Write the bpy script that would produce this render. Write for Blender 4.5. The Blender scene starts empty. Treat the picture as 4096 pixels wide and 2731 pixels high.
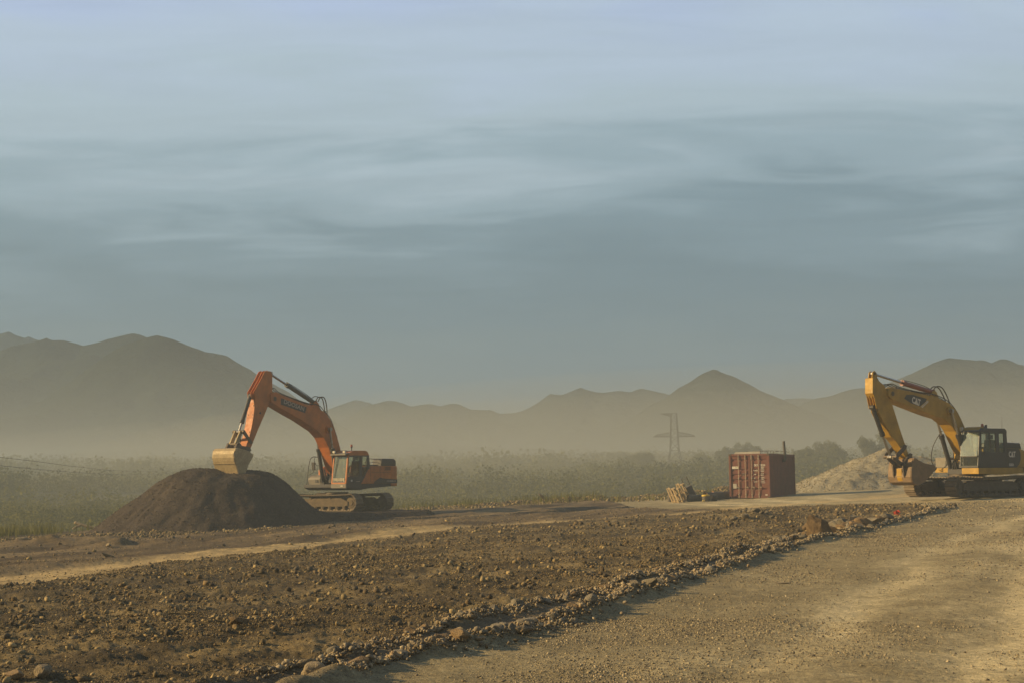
import bpy, bmesh, math, random
import numpy as np
from mathutils import Vector, Matrix, noise as mnoise
R = math.radians
random.seed(7); rng = np.random.default_rng(11)
S = bpy.context.scene
COL = S.collection

# ------------------------------------------------------------------ camera
ZC = 1.75
cam = bpy.data.cameras.new("camera"); cam.lens = 50.0; cam.sensor_width = 36.0
cam.clip_start = 0.1; cam.clip_end = 9000
camo = bpy.data.objects.new("camera", cam); COL.objects.link(camo)
pitch, roll = math.atan(546.5 / 5689.0), R(0.7)
fw = Vector((0, math.cos(pitch), math.sin(pitch)))
r0 = Vector((1, 0, 0)); u0 = Vector((0, -math.sin(pitch), math.cos(pitch)))
rt = r0 * math.cos(roll) - u0 * math.sin(roll); up = u0 * math.cos(roll) + r0 * math.sin(roll)
mw = Matrix((rt, up, -fw)).transposed().to_4x4(); mw.translation = (0, 0, ZC)
camo.matrix_world = mw
S.camera = camo

# ------------------------------------------------------------------ light
SUN_AZ = Vector((-1.0, 0.0, 0)).normalized(); SUN_EL = R(20)
sun = bpy.data.lights.new("sun", 'SUN'); sun.energy = 5.0; sun.angle = R(0.6); sun.color = (1.0, 0.72, 0.36)
so = bpy.data.objects.new("sun", sun); COL.objects.link(so)
sd = SUN_AZ * math.cos(SUN_EL) + Vector((0, 0, math.sin(SUN_EL)))
so.rotation_euler = (-sd).to_track_quat('-Z', 'Y').to_euler(); so.location = sd * 200

S.render.engine = 'CYCLES'
S.view_settings.view_transform = 'Standard'; S.view_settings.look = 'None'
S.view_settings.exposure = 0.72; S.view_settings.gamma = 1.0
S.cycles.use_denoising = True
S.cycles.use_adaptive_sampling = False
S.cycles.volume_bounces = 0
S.cycles.max_bounces = 8; S.cycles.transparent_max_bounces = 16

W = bpy.data.worlds.new("World"); S.world = W; W.use_nodes = True
wn = W.node_tree.nodes; wl = W.node_tree.links; wn.clear()
def N(t, **k):
    n = wn.new(t)
    for a, b in k.items(): setattr(n, a, b)
    return n
def wm(op, a, b=None, c=None):
    n = N('ShaderNodeMath', operation=op)
    for i, v in enumerate((a, b, c)):
        if v is None: continue
        if isinstance(v, (int, float)): n.inputs[i].default_value = v
        else: wl.new(v, n.inputs[i])
    return n.outputs[0]
tc = N('ShaderNodeTexCoord'); sx = N('ShaderNodeSeparateXYZ'); wl.new(tc.outputs['Generated'], sx.inputs[0])
X, Y, Z = sx.outputs
zz = wm('ADD', wm('MAXIMUM', Z, 0.0), 0.10)
cx = N('ShaderNodeCombineXYZ'); wl.new(wm('DIVIDE', X, zz), cx.inputs[0]); wl.new(wm('DIVIDE', Y, zz), cx.inputs[1])
def wnoise(scale, detail, rot, sc, rough=0.55, dist=0.0, loc=(0, 0, 0)):
    mp = N('ShaderNodeMapping'); mp.inputs['Rotation'].default_value = (0, 0, R(rot)); mp.inputs['Scale'].default_value = sc
    mp.inputs['Location'].default_value = loc
    wl.new(cx.outputs[0], mp.inputs[0])
    n = N('ShaderNodeTexNoise'); n.inputs['Scale'].default_value = scale; n.inputs['Detail'].default_value = detail
    n.inputs['Roughness'].default_value = rough; n.inputs['Distortion'].default_value = dist
    wl.new(mp.outputs[0], n.inputs['Vector']); return n.outputs['Fac']
nA = wnoise(0.9, 3, 14, (0.75, 0.9, 1), 0.5, 0.5, (1.3, 0.2, 0))
nB = wnoise(1.5, 8, 16, (1.1, 2.0, 1), 0.56, 0.7, (4.1, 2.2, 0))
nC = wnoise(3.0, 9, 14, (0.7, 2.8, 1), 0.62, 1.0, (0.4, 7.2, 0))
# a stratus sheet: elevation warped by the large noise picks the shade of the sheet
el = wm('ADD', Z, wm('MULTIPLY', wm('SUBTRACT', nA, 0.5), 0.15))
el = wm('ADD', el, wm('MULTIPLY', wm('SUBTRACT', nB, 0.5), 0.115))
el = wm('ADD', el, wm('MULTIPLY', X, -0.035))
ramp = N('ShaderNodeValToRGB'); wl.new(el, ramp.inputs[0])
cr = ramp.color_ramp; cr.interpolation = 'EASE'
stops = [(0.0, (.165, .205, .210)), (0.06, (.122, .180, .208)), (0.12, (.104, .166, .204)), (0.165, (.138, .208, .250)), (0.200, (.218, .298, .345)),
         (0.245, (.305, .385, .438)), (0.29, (.330, .408, .500)), (0.33, (.318, .395, .545)), (0.40, (.300, .375, .59)), (0.55, (.12, .17, .245)), (1.0, (.08, .12, .18))]  # last stops darken the unseen upper sky to lower the fill light
while len(cr.elements) < len(stops): cr.elements.new(0.5)
for e, (p, c) in zip(cr.elements, stops): e.position = p; e.color = (*c, 1)
# fine streaks lighten or darken the sheet a little
st = N('ShaderNodeMapRange'); wl.new(nC, st.inputs[0]); st.inputs[1].default_value = 0.3; st.inputs[2].default_value = 0.72
st.inputs[3].default_value = 0.955; st.inputs[4].default_value = 1.06
mulc = N('ShaderNodeMix', data_type='RGBA', blend_type='MULTIPLY'); mulc.inputs[0].default_value = 1.0
wl.new(ramp.outputs[0], mulc.inputs[6]); wl.new(st.outputs[0], mulc.inputs[7])
# unseen sky behind the camera set to dark blue, cutting fill on shaded sides
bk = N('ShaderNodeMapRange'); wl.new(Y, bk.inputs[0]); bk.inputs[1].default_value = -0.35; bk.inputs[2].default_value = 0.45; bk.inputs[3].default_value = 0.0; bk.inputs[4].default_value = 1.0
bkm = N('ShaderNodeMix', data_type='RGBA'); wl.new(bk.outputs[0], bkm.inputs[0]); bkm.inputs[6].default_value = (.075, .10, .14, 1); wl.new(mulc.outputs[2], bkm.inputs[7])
sky = N('ShaderNodeTexSky', sky_type='NISHITA'); sky.sun_disc = False
sky.sun_elevation = SUN_EL; sky.sun_rotation = math.atan2(SUN_AZ.x, SUN_AZ.y)
sky.air_density = 1.0; sky.dust_density = 2.5; sky.ozone_density = 1.5
bgS = N('ShaderNodeBackground'); bgS.inputs[1].default_value = 0.05; wl.new(sky.outputs[0], bgS.inputs[0])
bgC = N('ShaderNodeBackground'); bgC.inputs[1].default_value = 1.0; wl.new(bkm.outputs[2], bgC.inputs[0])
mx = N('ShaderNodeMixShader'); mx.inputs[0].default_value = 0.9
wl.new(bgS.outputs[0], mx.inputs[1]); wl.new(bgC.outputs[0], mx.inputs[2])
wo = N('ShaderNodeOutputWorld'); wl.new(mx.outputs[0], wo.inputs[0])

# ------------------------------------------------------------------ helpers
def tag(o, label=None, cat=None, group=None, kind=None):
    if label: o["label"] = label
    if cat: o["category"] = cat
    if group: o["group"] = group
    if kind: o["kind"] = kind
    return o
def empty(name, loc=(0, 0, 0), rz=0.0):
    o = bpy.data.objects.new(name, None); COL.objects.link(o); o.location = loc; o.rotation_euler = (0, 0, rz)
    o.empty_display_size = 0.3
    return o
class MB:
    def __init__(s): s.v = []; s.f = []
    def add(s, vs, fs):
        b = len(s.v); s.v += [tuple(v) for v in vs]; s.f += [tuple(b + i for i in f) for f in fs]; return s
    def box(s, c, d, rot=None):
        hx, hy, hz = d[0] / 2, d[1] / 2, d[2] / 2
        vs = [Vector((x, y, z)) for x in (-hx, hx) for y in (-hy, hy) for z in (-hz, hz)]
        if rot is not None:
            if isinstance(rot, (tuple, list)):
                from mathutils import Euler
                rot = Euler(rot).to_matrix()
            vs = [rot @ v for v in vs]
        c = Vector(c)
        return s.add([v + c for v in vs], [(0, 1, 3, 2), (4, 6, 7, 5), (0, 4, 5, 1), (2, 3, 7, 6), (0, 2, 6, 4), (1, 5, 7, 3)])
    def prism(s, pts, y0, y1):      # profile in (x, z), pushed from y0 to y1
        n = len(pts)
        a = sum(pts[i][0] * pts[(i + 1) % n][1] - pts[(i + 1) % n][0] * pts[i][1] for i in range(n))
        if a < 0: pts = pts[::-1]
        vs = [(x, y0, z) for x, z in pts] + [(x, y1, z) for x, z in pts]
        fs = [tuple(range(n)), tuple(range(2 * n - 1, n - 1, -1))]
        fs += [(i, i + n, (i + 1) % n + n, (i + 1) % n) for i in range(n)]
        return s.add(vs, fs)
    def tube(s, p0, p1, r0, r1=None, n=12, caps=True):
        r1 = r0 if r1 is None else r1
        p0, p1 = Vector(p0), Vector(p1); d = (p1 - p0).normalized()
        a = d.orthogonal().normalized(); b = d.cross(a)
        vs = []
        for p, r in ((p0, r0), (p1, r1)):
            for i in range(n):
                t = 2 * math.pi * i / n; vs.append(p + (a * math.cos(t) + b * math.sin(t)) * r)
        fs = [(i, (i + 1) % n, (i + 1) % n + n, i + n) for i in range(n)]
        if caps: fs += [tuple(range(n - 1, -1, -1)), tuple(range(n, 2 * n))]
        return s.add(vs, fs)
    def ring(s, p0, p1, ro, ri, n=20):   # hollow pipe
        p0, p1 = Vector(p0), Vector(p1); d = (p1 - p0).normalized()
        a = d.orthogonal().normalized(); b = d.cross(a); vs = []
        for p, r in ((p0, ro), (p1, ro), (p1, ri), (p0, ri)):
            for i in range(n):
                t = 2 * math.pi * i / n; vs.append(p + (a * math.cos(t) + b * math.sin(t)) * r)
        fs = []
        for k in range(4):
            for i in range(n):
                j = (i + 1) % n; k2 = (k + 1) % 4
                fs.append((k * n + i, k * n + j, k2 * n + j, k2 * n + i))
        return s.add(vs, fs)
    def hose(s, pts, r, n=7, sub=5):
        P = [Vector(p) for p in pts]
        if len(P) > 2:
            Q = [P[0] * 2 - P[1]] + P + [P[-1] * 2 - P[-2]]; out = []
            for i in range(1, len(Q) - 2):
                for k in range(sub):
                    t = k / sub
                    out.append(0.5 * ((2 * Q[i]) + (Q[i + 1] - Q[i - 1]) * t + (2 * Q[i - 1] - 5 * Q[i] + 4 * Q[i + 1] - Q[i + 2]) * t * t
                                      + (3 * Q[i] - Q[i - 1] - 3 * Q[i + 1] + Q[i + 2]) * t ** 3))
            out.append(P[-1]); P = out
        a = None; vs = []; m = len(P)
        for i, p in enumerate(P):
            d = (P[min(i + 1, m - 1)] - P[max(i - 1, 0)]).normalized()
            if a is None: a = d.orthogonal().normalized()
            else: a = (a - d * a.dot(d)).normalized()
            b = d.cross(a)
            for k in range(n):
                t = 2 * math.pi * k / n; vs.append(p + (a * math.cos(t) + b * math.sin(t)) * r)
        fs = [(i * n + k, i * n + (k + 1) % n, (i + 1) * n + (k + 1) % n, (i + 1) * n + k) for i in range(m - 1) for k in range(n)]
        fs += [tuple(range(n - 1, -1, -1)), tuple(range((m - 1) * n, m * n))]
        return s.add(vs, fs)
    def build(s, name, m, parent=None, bevel=0.0, smooth=False, seg=2):
        me = bpy.data.meshes.new(name); me.from_pydata([tuple(v) for v in s.v], [], s.f); me.update()
        if smooth:
            for p in me.polygons: p.use_smooth = True
        o = bpy.data.objects.new(name, me); COL.objects.link(o); me.materials.append(m)
        if parent is not None: o.parent = parent
        if bevel > 0:
            b = o.modifiers.new("bevel", 'BEVEL'); b.width = bevel; b.segments = seg; b.limit_method = 'ANGLE'; b.angle_limit = R(35)
        return o
def np_mesh(name, v, f, m, parent=None, tint=None, smooth=False, attr='tint', col=None):
    """v (n,3) float array, f (m,k) int array of equal-sided faces"""
    me = bpy.data.meshes.new(name)
    v = np.ascontiguousarray(v, np.float32); f = np.ascontiguousarray(f, np.int32); k = f.shape[1]
    me.vertices.add(len(v)); me.vertices.foreach_set('co', v.ravel())
    me.loops.add(f.size); me.loops.foreach_set('vertex_index', f.ravel())
    me.polygons.add(len(f)); me.polygons.foreach_set('loop_start', np.arange(0, f.size, k, dtype=np.int32))
    if smooth: me.polygons.foreach_set('use_smooth', np.ones(len(f), bool))
    me.update(calc_edges=True); me.validate()
    if tint is not None:
        a = me.attributes.new(attr, 'FLOAT', 'POINT'); a.data.foreach_set('value', np.ascontiguousarray(tint, np.float32))
    if col is not None:
        a = me.attributes.new('col', 'FLOAT_COLOR', 'POINT')
        c4 = np.ones((len(v), 4), np.float32); c4[:, :3] = col; a.data.foreach_set('color', c4.ravel())
    me.materials.append(m)
    o = bpy.data.objects.new(name, me); COL.objects.link(o)
    if parent is not None: o.parent = parent
    return o
def text(name, s, size, loc, xdir, normal, m, parent, depth=0.004, bold=0.0, align='LEFT', sx=1.0):
    cu = bpy.data.curves.new(name, 'FONT'); cu.body = s; cu.size = size; cu.extrude = depth; cu.offset = bold; cu.align_x = align
    cu.resolution_u = 3
    t = bpy.data.objects.new(name, cu); COL.objects.link(t); bpy.context.view_layer.update()
    dg = bpy.context.evaluated_depsgraph_get(); me = bpy.data.meshes.new_from_object(t.evaluated_get(dg)); me.name = name
    COL.objects.unlink(t); bpy.data.objects.remove(t)
    o = bpy.data.objects.new(name, me); COL.objects.link(o); me.materials.clear(); me.materials.append(m)
    x = Vector(xdir).normalized(); z = Vector(normal).normalized(); y = z.cross(x)
    mt = Matrix((x * sx, y, z)).transposed().to_4x4(); mt.translation = loc
    o.parent = parent; o.matrix_local = mt
    return o

# ------------------------------------------------------------------ materials
def newmat(name):
    m = bpy.data.materials.new(name); m.use_nodes = True; nt = m.node_tree; nt.nodes.clear()
    o = nt.nodes.new('ShaderNodeOutputMaterial'); return m, nt, o
def nd(nt, t, **k):
    n = nt.nodes.new(t)
    for a, b in k.items(): setattr(n, a, b)
    return n
def mathn(nt, op, a, b=None):
    n = nd(nt, 'ShaderNodeMath', operation=op)
    for i, v in enumerate((a, b)):
        if v is None: continue
        if isinstance(v, (int, float)): n.inputs[i].default_value = v
        else: nt.links.new(v, n.inputs[i])
    return n.outputs[0]
def noise_n(nt, vec, scale, detail=4, rough=0.55, dist=0.0):
    n = nd(nt, 'ShaderNodeTexNoise'); n.inputs['Scale'].default_value = scale; n.inputs['Detail'].default_value = detail
    n.inputs['Roughness'].default_value = rough; n.inputs['Distortion'].default_value = dist
    if vec is not None: nt.links.new(vec, n.inputs['Vector'])
    return n.outputs['Fac']
def mrange(nt, v, a, b, c=0.0, d=1.0):
    n = nd(nt, 'ShaderNodeMapRange'); nt.links.new(v, n.inputs[0])
    for i, q in enumerate((a, b, c, d)): n.inputs[i + 1].default_value = q
    return n.outputs[0]
def mixc(nt, f, a, b, blend='MIX'):
    n = nd(nt, 'ShaderNodeMix', data_type='RGBA', blend_type=blend)
    for i, v in ((0, f), (6, a), (7, b)):
        if isinstance(v, (int, float)): n.inputs[i].default_value = v
        elif isinstance(v, tuple): n.inputs[i].default_value = (*v[:3], 1)
        else: nt.links.new(v, n.inputs[i])
    return n.outputs[2]
DUST = (.30, .225, .125)
def mat(name, base, rough=0.6, metal=0.0, var=0.25, dust=0.3, scale=3.0, bump=0.1, dustcol=DUST, bscale=30.0):
    """painted or bare metal with blotchy wear and a coat of dry dust"""
    m, nt, out = newmat(name)
    tcn = nd(nt, 'ShaderNodeTexCoord'); v = tcn.outputs['Object']
    n1 = noise_n(nt, v, scale, 6, 0.6); n2 = noise_n(nt, v, scale * 2.7, 8, 0.65, 0.6); n3 = noise_n(nt, v, bscale, 4)
    c = mixc(nt, mrange(nt, n1, 0.3, 0.7), tuple(b * (1 - var) for b in base), tuple(min(1, b * (1 + var * .6)) for b in base))
    f = mathn(nt, 'MULTIPLY', mrange(nt, n2, 0.42, 0.72), dust)
    f = mathn(nt, 'ADD', f, dust * 0.25)
    c = mixc(nt, f, c, dustcol)
    p = nd(nt, 'ShaderNodeBsdfPrincipled'); nt.links.new(c, p.inputs['Base Color'])
    p.inputs['Metallic'].default_value = metal
    nt.links.new(mrange(nt, n2, 0.3, 0.8, max(0.05, rough - .12), min(1, rough + .2)), p.inputs['Roughness'])
    if bump:
        b = nd(nt, 'ShaderNodeBump'); b.inputs['Strength'].default_value = bump; b.inputs['Distance'].default_value = 0.02
        nt.links.new(n3, b.inputs['Height']); nt.links.new(b.outputs[0], p.inputs['Normal'])
    nt.links.new(p.outputs[0], out.inputs[0]); return m
def glassmat(name, tint, gloss=0.35, rough=0.03, film=0.0, filmcol=(.3, .25, .15)):
    m, nt, out = newmat(name)
    tr = nd(nt, 'ShaderNodeBsdfTransparent'); tr.inputs[0].default_value = (*tint, 1)
    gl = nd(nt, 'ShaderNodeBsdfGlossy'); gl.inputs['Roughness'].default_value = rough; gl.inputs[0].default_value = (.8, .9, .85, 1)
    lw = nd(nt, 'ShaderNodeLayerWeight'); lw.inputs[0].default_value = .5
    fac = mathn(nt, 'ADD', mathn(nt, 'MULTIPLY', mathn(nt, 'POWER', lw.outputs['Facing'], 4.0), .6), gloss)
    a = nd(nt, 'ShaderNodeMixShader'); nt.links.new(fac, a.inputs[0]); nt.links.new(tr.outputs[0], a.inputs[1]); nt.links.new(gl.outputs[0], a.inputs[2])
    if film > 0:
        df = nd(nt, 'ShaderNodeBsdfDiffuse'); df.inputs[0].default_value = (*filmcol, 1)
        tcn = nd(nt, 'ShaderNodeTexCoord'); n1 = noise_n(nt, tcn.outputs['Object'], 4, 6, 0.65, 0.5)
        b = nd(nt, 'ShaderNodeMixShader'); nt.links.new(mrange(nt, n1, 0.25, 0.75, film * .4, film), b.inputs[0])
        nt.links.new(a.outputs[0], b.inputs[1]); nt.links.new(df.outputs[0], b.inputs[2]); a = b
    nt.links.new(a.outputs[0], out.inputs[0]); return m
M = {}
M['orange'] = mat('orange_paint', (.54, .150, .010), .55, 0, .30, .12, 2.0, .1, (.22, .14, .07))
M['yellow'] = mat('yellow_paint', (.43, .245, .010), .58, 0, .30, .14, 2.0, .1, (.20, .145, .07))
M['dark'] = mat('dark_paint', (.024, .022, .022), .55, 0, .3, .06, 3)
M['cabdark'] = mat('cab_dark_paint', (.022, .021, .022), .45, 0, .3, .10, 3)
M['steel'] = mat('dirty_steel', (.085, .068, .055), .6, .5, .35, .35, 5)
M['track'] = mat('track_steel', (.16, .125, .085), .65, .25, .35, .45, 6)
M['mud'] = mat('muddy_frame', (.13, .093, .048), .9, 0, .5, .4, 5, .6, (.23, .17, .09))
M['bucketworn'] = mat('worn_bucket_steel', (.46, .36, .18), .6, .1, .35, .75, 3.0, .3, (.30, .21, .11))
M['bucketrust'] = mat('rusty_bucket_steel', (.215, .135, .070), .7, .1, .4, .45, 4, .3, (.24, .18, .10))
M['chrome'] = mat('cylinder_rod', (.40, .38, .35), .32, .9, .1, .15, 4, 0)
M['red'] = mat('red_cylinder', (.26, .045, .025), .5, 0, .25, .25, 4)
M['hose'] = mat('rubber_hose', (.025, .024, .023), .7, 0, .2, .15, 8, 0)
M['greypaint'] = mat('grey_paint', (.17, .155, .125), .6, 0, .25, .35, 4)
M['white'] = mat('white_letters', (.75, .70, .60), .6, 0, .25, .22, 9, 0)
M['paleletters'] = mat('faded_letters', (.46, .38, .31), .6, 0, .25, .15, 9, 0)
M['lamp'] = mat('lamp_lens', (.75, .70, .55), .2, 0, .1, .1, 5, 0)
M['beacon'] = mat('beacon_lens', (.35, .06, .025), .3, 0, .1, .2, 5, 0)
M['seat'] = mat('seat_cloth', (.05, .035, .03), .9, 0, .2, .1, 6)
M['windscreen'] = glassmat('windscreen_glass', (.74, .82, .76), .14, .008, .36, (.50, .52, .40))
M['lowscreen'] = glassmat('lower_screen', (.5, .55, .5), .2, .02, .35, (.55, .48, .36))
M['glass'] = glassmat('side_glass', (.90, .93, .90), .04, .008, .06)
M['rust'] = mat('container_paint', (.165, .042, .028), .65, 0, .28, .22, 2.0, .15)
M['rustside'] = M['rust']
M['galv'] = mat('lock_rod_metal', (.42, .36, .27), .5, .3, .2, .35, 6)
M['wood'] = mat('weathered_wood', (.38, .285, .155), .85, 0, .3, .2, 7, .3)
M['pipe'] = mat('black_pipe', (.045, .043, .038), .7, 0, .3, .3, 5)
M['rustrim'] = mat('rusty_rim', (.36, .17, .05), .85, 0, .35, .1, 14)
M['yellowlid'] = mat('yellow_plastic', (.60, .42, .02), .5, 0, .15, .1, 6)
M['redrag'] = mat('red_plastic', (.65, .07, .03), .6, 0, .2, .1, 9)
M['bark'] = mat('tree_bark', (.075, .055, .04), .9, 0, .3, .1, 9)
M['lattice'] = mat('pylon_steel', (.045, .030, .020), .7, .2, .2, .1, 1)
M['concrete'] = mat('pale_board', (.50, .47, .40), .7, 0, .2, .3, 5)
# ------------------------------------------------------------------ terrain
_tab = rng.random((8, 256, 256))
def vn(x, y, s):
    t = _tab[s % 8]; x = x + s * 17.31; y = y + s * 5.77
    xi = np.floor(x).astype(np.int64); yi = np.floor(y).astype(np.int64); fx = x - xi; fy = y - yi
    fx = fx * fx * fx * (fx * (fx * 6 - 15) + 10); fy = fy * fy * fy * (fy * (fy * 6 - 15) + 10)
    a = t[xi & 255, yi & 255]; b = t[(xi + 1) & 255, yi & 255]; c = t[xi & 255, (yi + 1) & 255]; d = t[(xi + 1) & 255, (yi + 1) & 255]
    return (a + (b - a) * fx) * (1 - fy) + (c + (d - c) * fx) * fy
def fbm(x, y, wl_, octv, s, gain=.5):
    r = 0; a = 1; n = 0; f = 1.0 / wl_
    for i in range(octv):
        r = r + a * (vn(x * f, y * f, s + i) - .5); n += a * .5; a *= gain; f *= 2.03
    return r / n
def sstep(a, b, x):
    t = np.clip((x - a) / (b - a), 0, 1); return t * t * (3 - 2 * t)
def pdist(x, y, pts):
    best = np.full(np.shape(x), 1e9)
    for (ax, ay), (bx, by) in zip(pts[:-1], pts[1:]):
        dx, dy = bx - ax, by - ay
        t = np.clip(((x - ax) * dx + (y - ay) * dy) / (dx * dx + dy * dy), 0, 1)
        best = np.minimum(best, np.hypot(x - ax - t * dx, y - ay - t * dy))
    return best
RIDGE1 = [(-5.2, 2), (-3.8, 6), (-1.53, 12.58), (-1.17, 13.64), (-0.39, 15.31), (0.74, 17.96), (2.12, 22.08), (3.69, 26.04), (5.97, 31.83), (8.77, 37.59), (13.59, 47.1), (15.69, 51.64)]
RIDGE2 = [(-5.6, 4), (-2.38, 12.66), (-1.9, 13.56), (-1.5, 14.87), (-0.91, 16.45), (0.1, 19.25), (1.46, 22.24), (3.0, 26.28), (4.65, 30.83), (7.48, 36.88), (10.47, 43.14)]
PALE = [(-13.5, 18), (-10.64, 29.72), (-9.66, 36.15), (-7.45, 42.23), (-3.01, 54.66), (5.81, 59.87), (11.38, 65.73), (15.28, 69.83), (22, 76)]
EDX = [-120, -60, -45, -28, -23, -15, -8, 2, 10, 20, 30, 45, 80, 160]
EDY = [40, 58, 65, 70, 75, 88, 97, 97, 98, 112, 118, 116, 118, 120]
R1Y = [p[1] for p in RIDGE1] + [57, 62, 70]; R1X = [p[0] for p in RIDGE1] + [16.0, 13.0, 6.0]
def zones(x, y):
    xr = np.interp(y, R1Y, R1X)
    road = sstep(-.25, .25, x - xr)
    pale = 1 - sstep(.9, 1.9, pdist(x, y, PALE) + fbm(x, y, 2.5, 3, 5) * .6)
    out = y - np.interp(x, EDX, EDY)
    far = sstep(-6, 2, y - np.interp(x, [p[0] for p in PALE], [p[1] for p in PALE]))   # beyond the pale track
    return road, pale, out, far
def ground(x, y, detail=True):
    x = np.asarray(x, float); y = np.asarray(y, float)
    t = np.clip((y - 8) / 47., 0, 1); z = .033 * np.clip(x, -40, 40) * t * t * (3 - 2 * t)
    road, pale, out, far = zones(x, y)
    d1 = pdist(x, y, RIDGE1); d2 = pdist(x, y, RIDGE2)
    n1 = fbm(x, y, 1.3, 3, 1)
    z = z + .075 * np.exp(-(d1 / .23) ** 2) * np.clip(1 + 1.5 * n1 + .8 * fbm(x, y, .5, 2, 3), .1, 3) + .052 * np.exp(-(d2 / .21) ** 2) * np.clip(1 + 1.6 * n1 + .8 * fbm(x, y, .5, 2, 3), .1, 3)
    z = z - .02 * road * sstep(.3, 1.2, d1)
    rough = (1 - road) * (1 - pale) * (1 - far)
    strip = np.exp(-(pdist(x, y, RIDGE1) / 1.1) ** 2)
    z = z + rough * (1 - .8 * strip) * (fbm(x, y, 2.6, 3, 2) * .075 + fbm(x, y, .75, 3, 3) * .05)
    dr_ = x - np.interp(y, R1Y, R1X)
    z = z - road * .032 * (np.exp(-((dr_ - 3.4) / .45) ** 2) + np.exp(-((dr_ - 5.4) / .45) ** 2) + np.exp(-((dr_ - 7.9) / .5) ** 2))
    z = z + road * (fbm(x, y, 3.5, 2, 4) * .035 + fbm(x, y, .6, 2, 6) * .008)
    u = x * .92 - y * .40; v = x * .40 + y * .92
    mid = far * (1 - road)
    z = z + mid * (fbm(u, v / 5.0, 1.8, 3, 7) * .14 + np.maximum(0, fbm(x + 40, y / 2.5, 5.0, 4, 2)) * .20) - pale * .06
    n4 = fbm(x, y, .7, 3, 6)
    z = z + .20 * np.exp(-(np.hypot((x + 17.5) / 3.5, (y - 54) / 1.2)) ** 2) * (1 + n1 + n4) + .16 * np.exp(-(np.hypot((x + 13.5) / 3, (y - 50.5) / .8)) ** 2) * (1 + n1 + n4)
    z = z + .16 * np.exp(-(np.hypot((x - 8.2) / .7, (y - 50) / .9)) ** 2) * (1 + n1)
    if detail:
        z = z + rough * (1 - .6 * strip) * (fbm(x, y, .30, 4, 5, .68) * .070 + fbm(x, y, .85, 2, 7) * .02) + mid * fbm(x, y, .45, 4, 3, .6) * .05 + road * fbm(x, y, .3, 4, 3, .6) * .014
    # bank along the rim of the levelled site
    z = z + (.30 + .35 * fbm(x, y, 4, 3, 3)) * np.exp(-((out + 2.0) / 1.6) ** 2) * sstep(-6, 3, x) * (1 - sstep(16, 22, x))
    o = sstep(0, 10, out)
    r = np.hypot(x, y)
    val = -3.0 + .0205 * np.clip(r - 110, 0, 470) + .004 * np.clip(r - 580, 0, 900) + fbm(x, y, 60, 3, 4) * 1.6 + fbm(x, y, 14, 2, 2) * .5
    val = val + 2.0 * np.exp(-(((x - 68) / 34) ** 2 + ((y - 265) / 60) ** 2))
    return z * (1 - o) + val * o
def gz(x, y): return float(ground(np.array([x]), np.array([y]))[0])

fine = np.arange(-27, 27.001, .058)
coarse = np.arange(30, 330.1, 4.0)
ang = np.radians(np.concatenate([fine, coarse]))
rr = [0.8, 2, 3.2, 4.4, 5.6, 6.8, 8.0, 8.5]
while rr[-1] < 101: rr.append(rr[-1] + float(np.clip(rr[-1] ** 2 / 3300, .045, .30)))
while rr[-1] < 3300: rr.append(rr[-1] * 1.045)
rr = np.array(rr); na, nr = len(ang), len(rr)
AA, RR = np.meshgrid(ang, rr); gx = (RR * np.sin(AA)).ravel(); gy = (RR * np.cos(AA)).ravel()
gzv = ground(gx, gy)
i = np.arange(nr - 1)[:, None] * na + np.arange(na)[None, :]; j = np.arange(nr - 1)[:, None] * na + (np.arange(na)[None, :] + 1) % na
gf = np.stack([i, i + na, j + na, j], -1).reshape(-1, 4)
gf = gf[:, ::-1]
def lerp3(a, b, t): return np.asarray(a) * (1 - t[:, None]) + np.asarray(b) * t[:, None]
def ground_col(x, y):
    road, pale, out, far = zones(x, y)
    n = fbm(x, y, 1.7, 4, 1); n2 = fbm(x, y, .5, 3, 6)
    c = lerp3((.098, .074, .038), (.240, .180, .085), np.clip(.40 + n * .8 + n2 * .8 + .9 * fbm(x * .92 - y * .40, (x * .40 + y * .92) / 5, .9, 3, 3), 0, 1))                  # stony fill
    u = x * .92 - y * .40; v = x * .40 + y * .92
    st = fbm(u, v / 6.0, 1.4, 4, 2)
    c = c * (1 - far[:, None]) + lerp3((.100, .072, .040), (.260, .190, .098), np.clip(.42 + st * 1.1, 0, 1)) * far[:, None]
    cr_ = lerp3((.265, .215, .115), (.390, .320, .175), np.clip(.45 + n * .7 + n2 * .4, 0, 1))
    xr = np.interp(y, R1Y, R1X); dr = x - xr
    dw = dr + .7 * fbm(x, y, 4, 3, 3)
    tr = np.exp(-((dw - 3.4) / .55) ** 2) + np.exp(-((dw - 5.4) / .6) ** 2) + np.exp(-((dw - 7.9) / .7) ** 2) + .8 * np.exp(-((dw - 10.2) / .8) ** 2)
    w = np.clip((.25 * sstep(1.5, 5, dr) + .75 * tr) * (.75 + 1.1 * fbm(dr * 1.3, y * .35, 1.2, 4, 5)) + .35 * fbm(x, y, .45, 3, 2) * sstep(1.5, 4, dr), 0, 1)
    cr_ = cr_ * (1 - w[:, None]) + np.array((.64, .53, .30)) * w[:, None]
    bt = sstep(-.1, .25, x - np.interp(y, [p[1] for p in RIDGE2], [p[0] for p in RIDGE2])) * (1 - sstep(26, 34, y)) * (1 - far)
    c = c * (1 - .75 * bt[:, None]) + np.array((.215, .165, .10)) * .75 * bt[:, None]
    c = c * (1 - road[:, None]) + cr_ * road[:, None]
    pp = pale * np.clip(.75 + n2 * .5, 0, 1)
    c = c * (1 - pp[:, None]) + np.array((.58, .43, .20)) * pp[:, None]
    o = sstep(-1.0, 3.5, out + 1.5 * n)
    g = lerp3((.060, .062, .022), (.110, .095, .036), np.clip(.5 + fbm(x, y, 9, 4, 7) * .9, 0, 1))
    return c * (1 - o[:, None]) + g * o[:, None]
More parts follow.
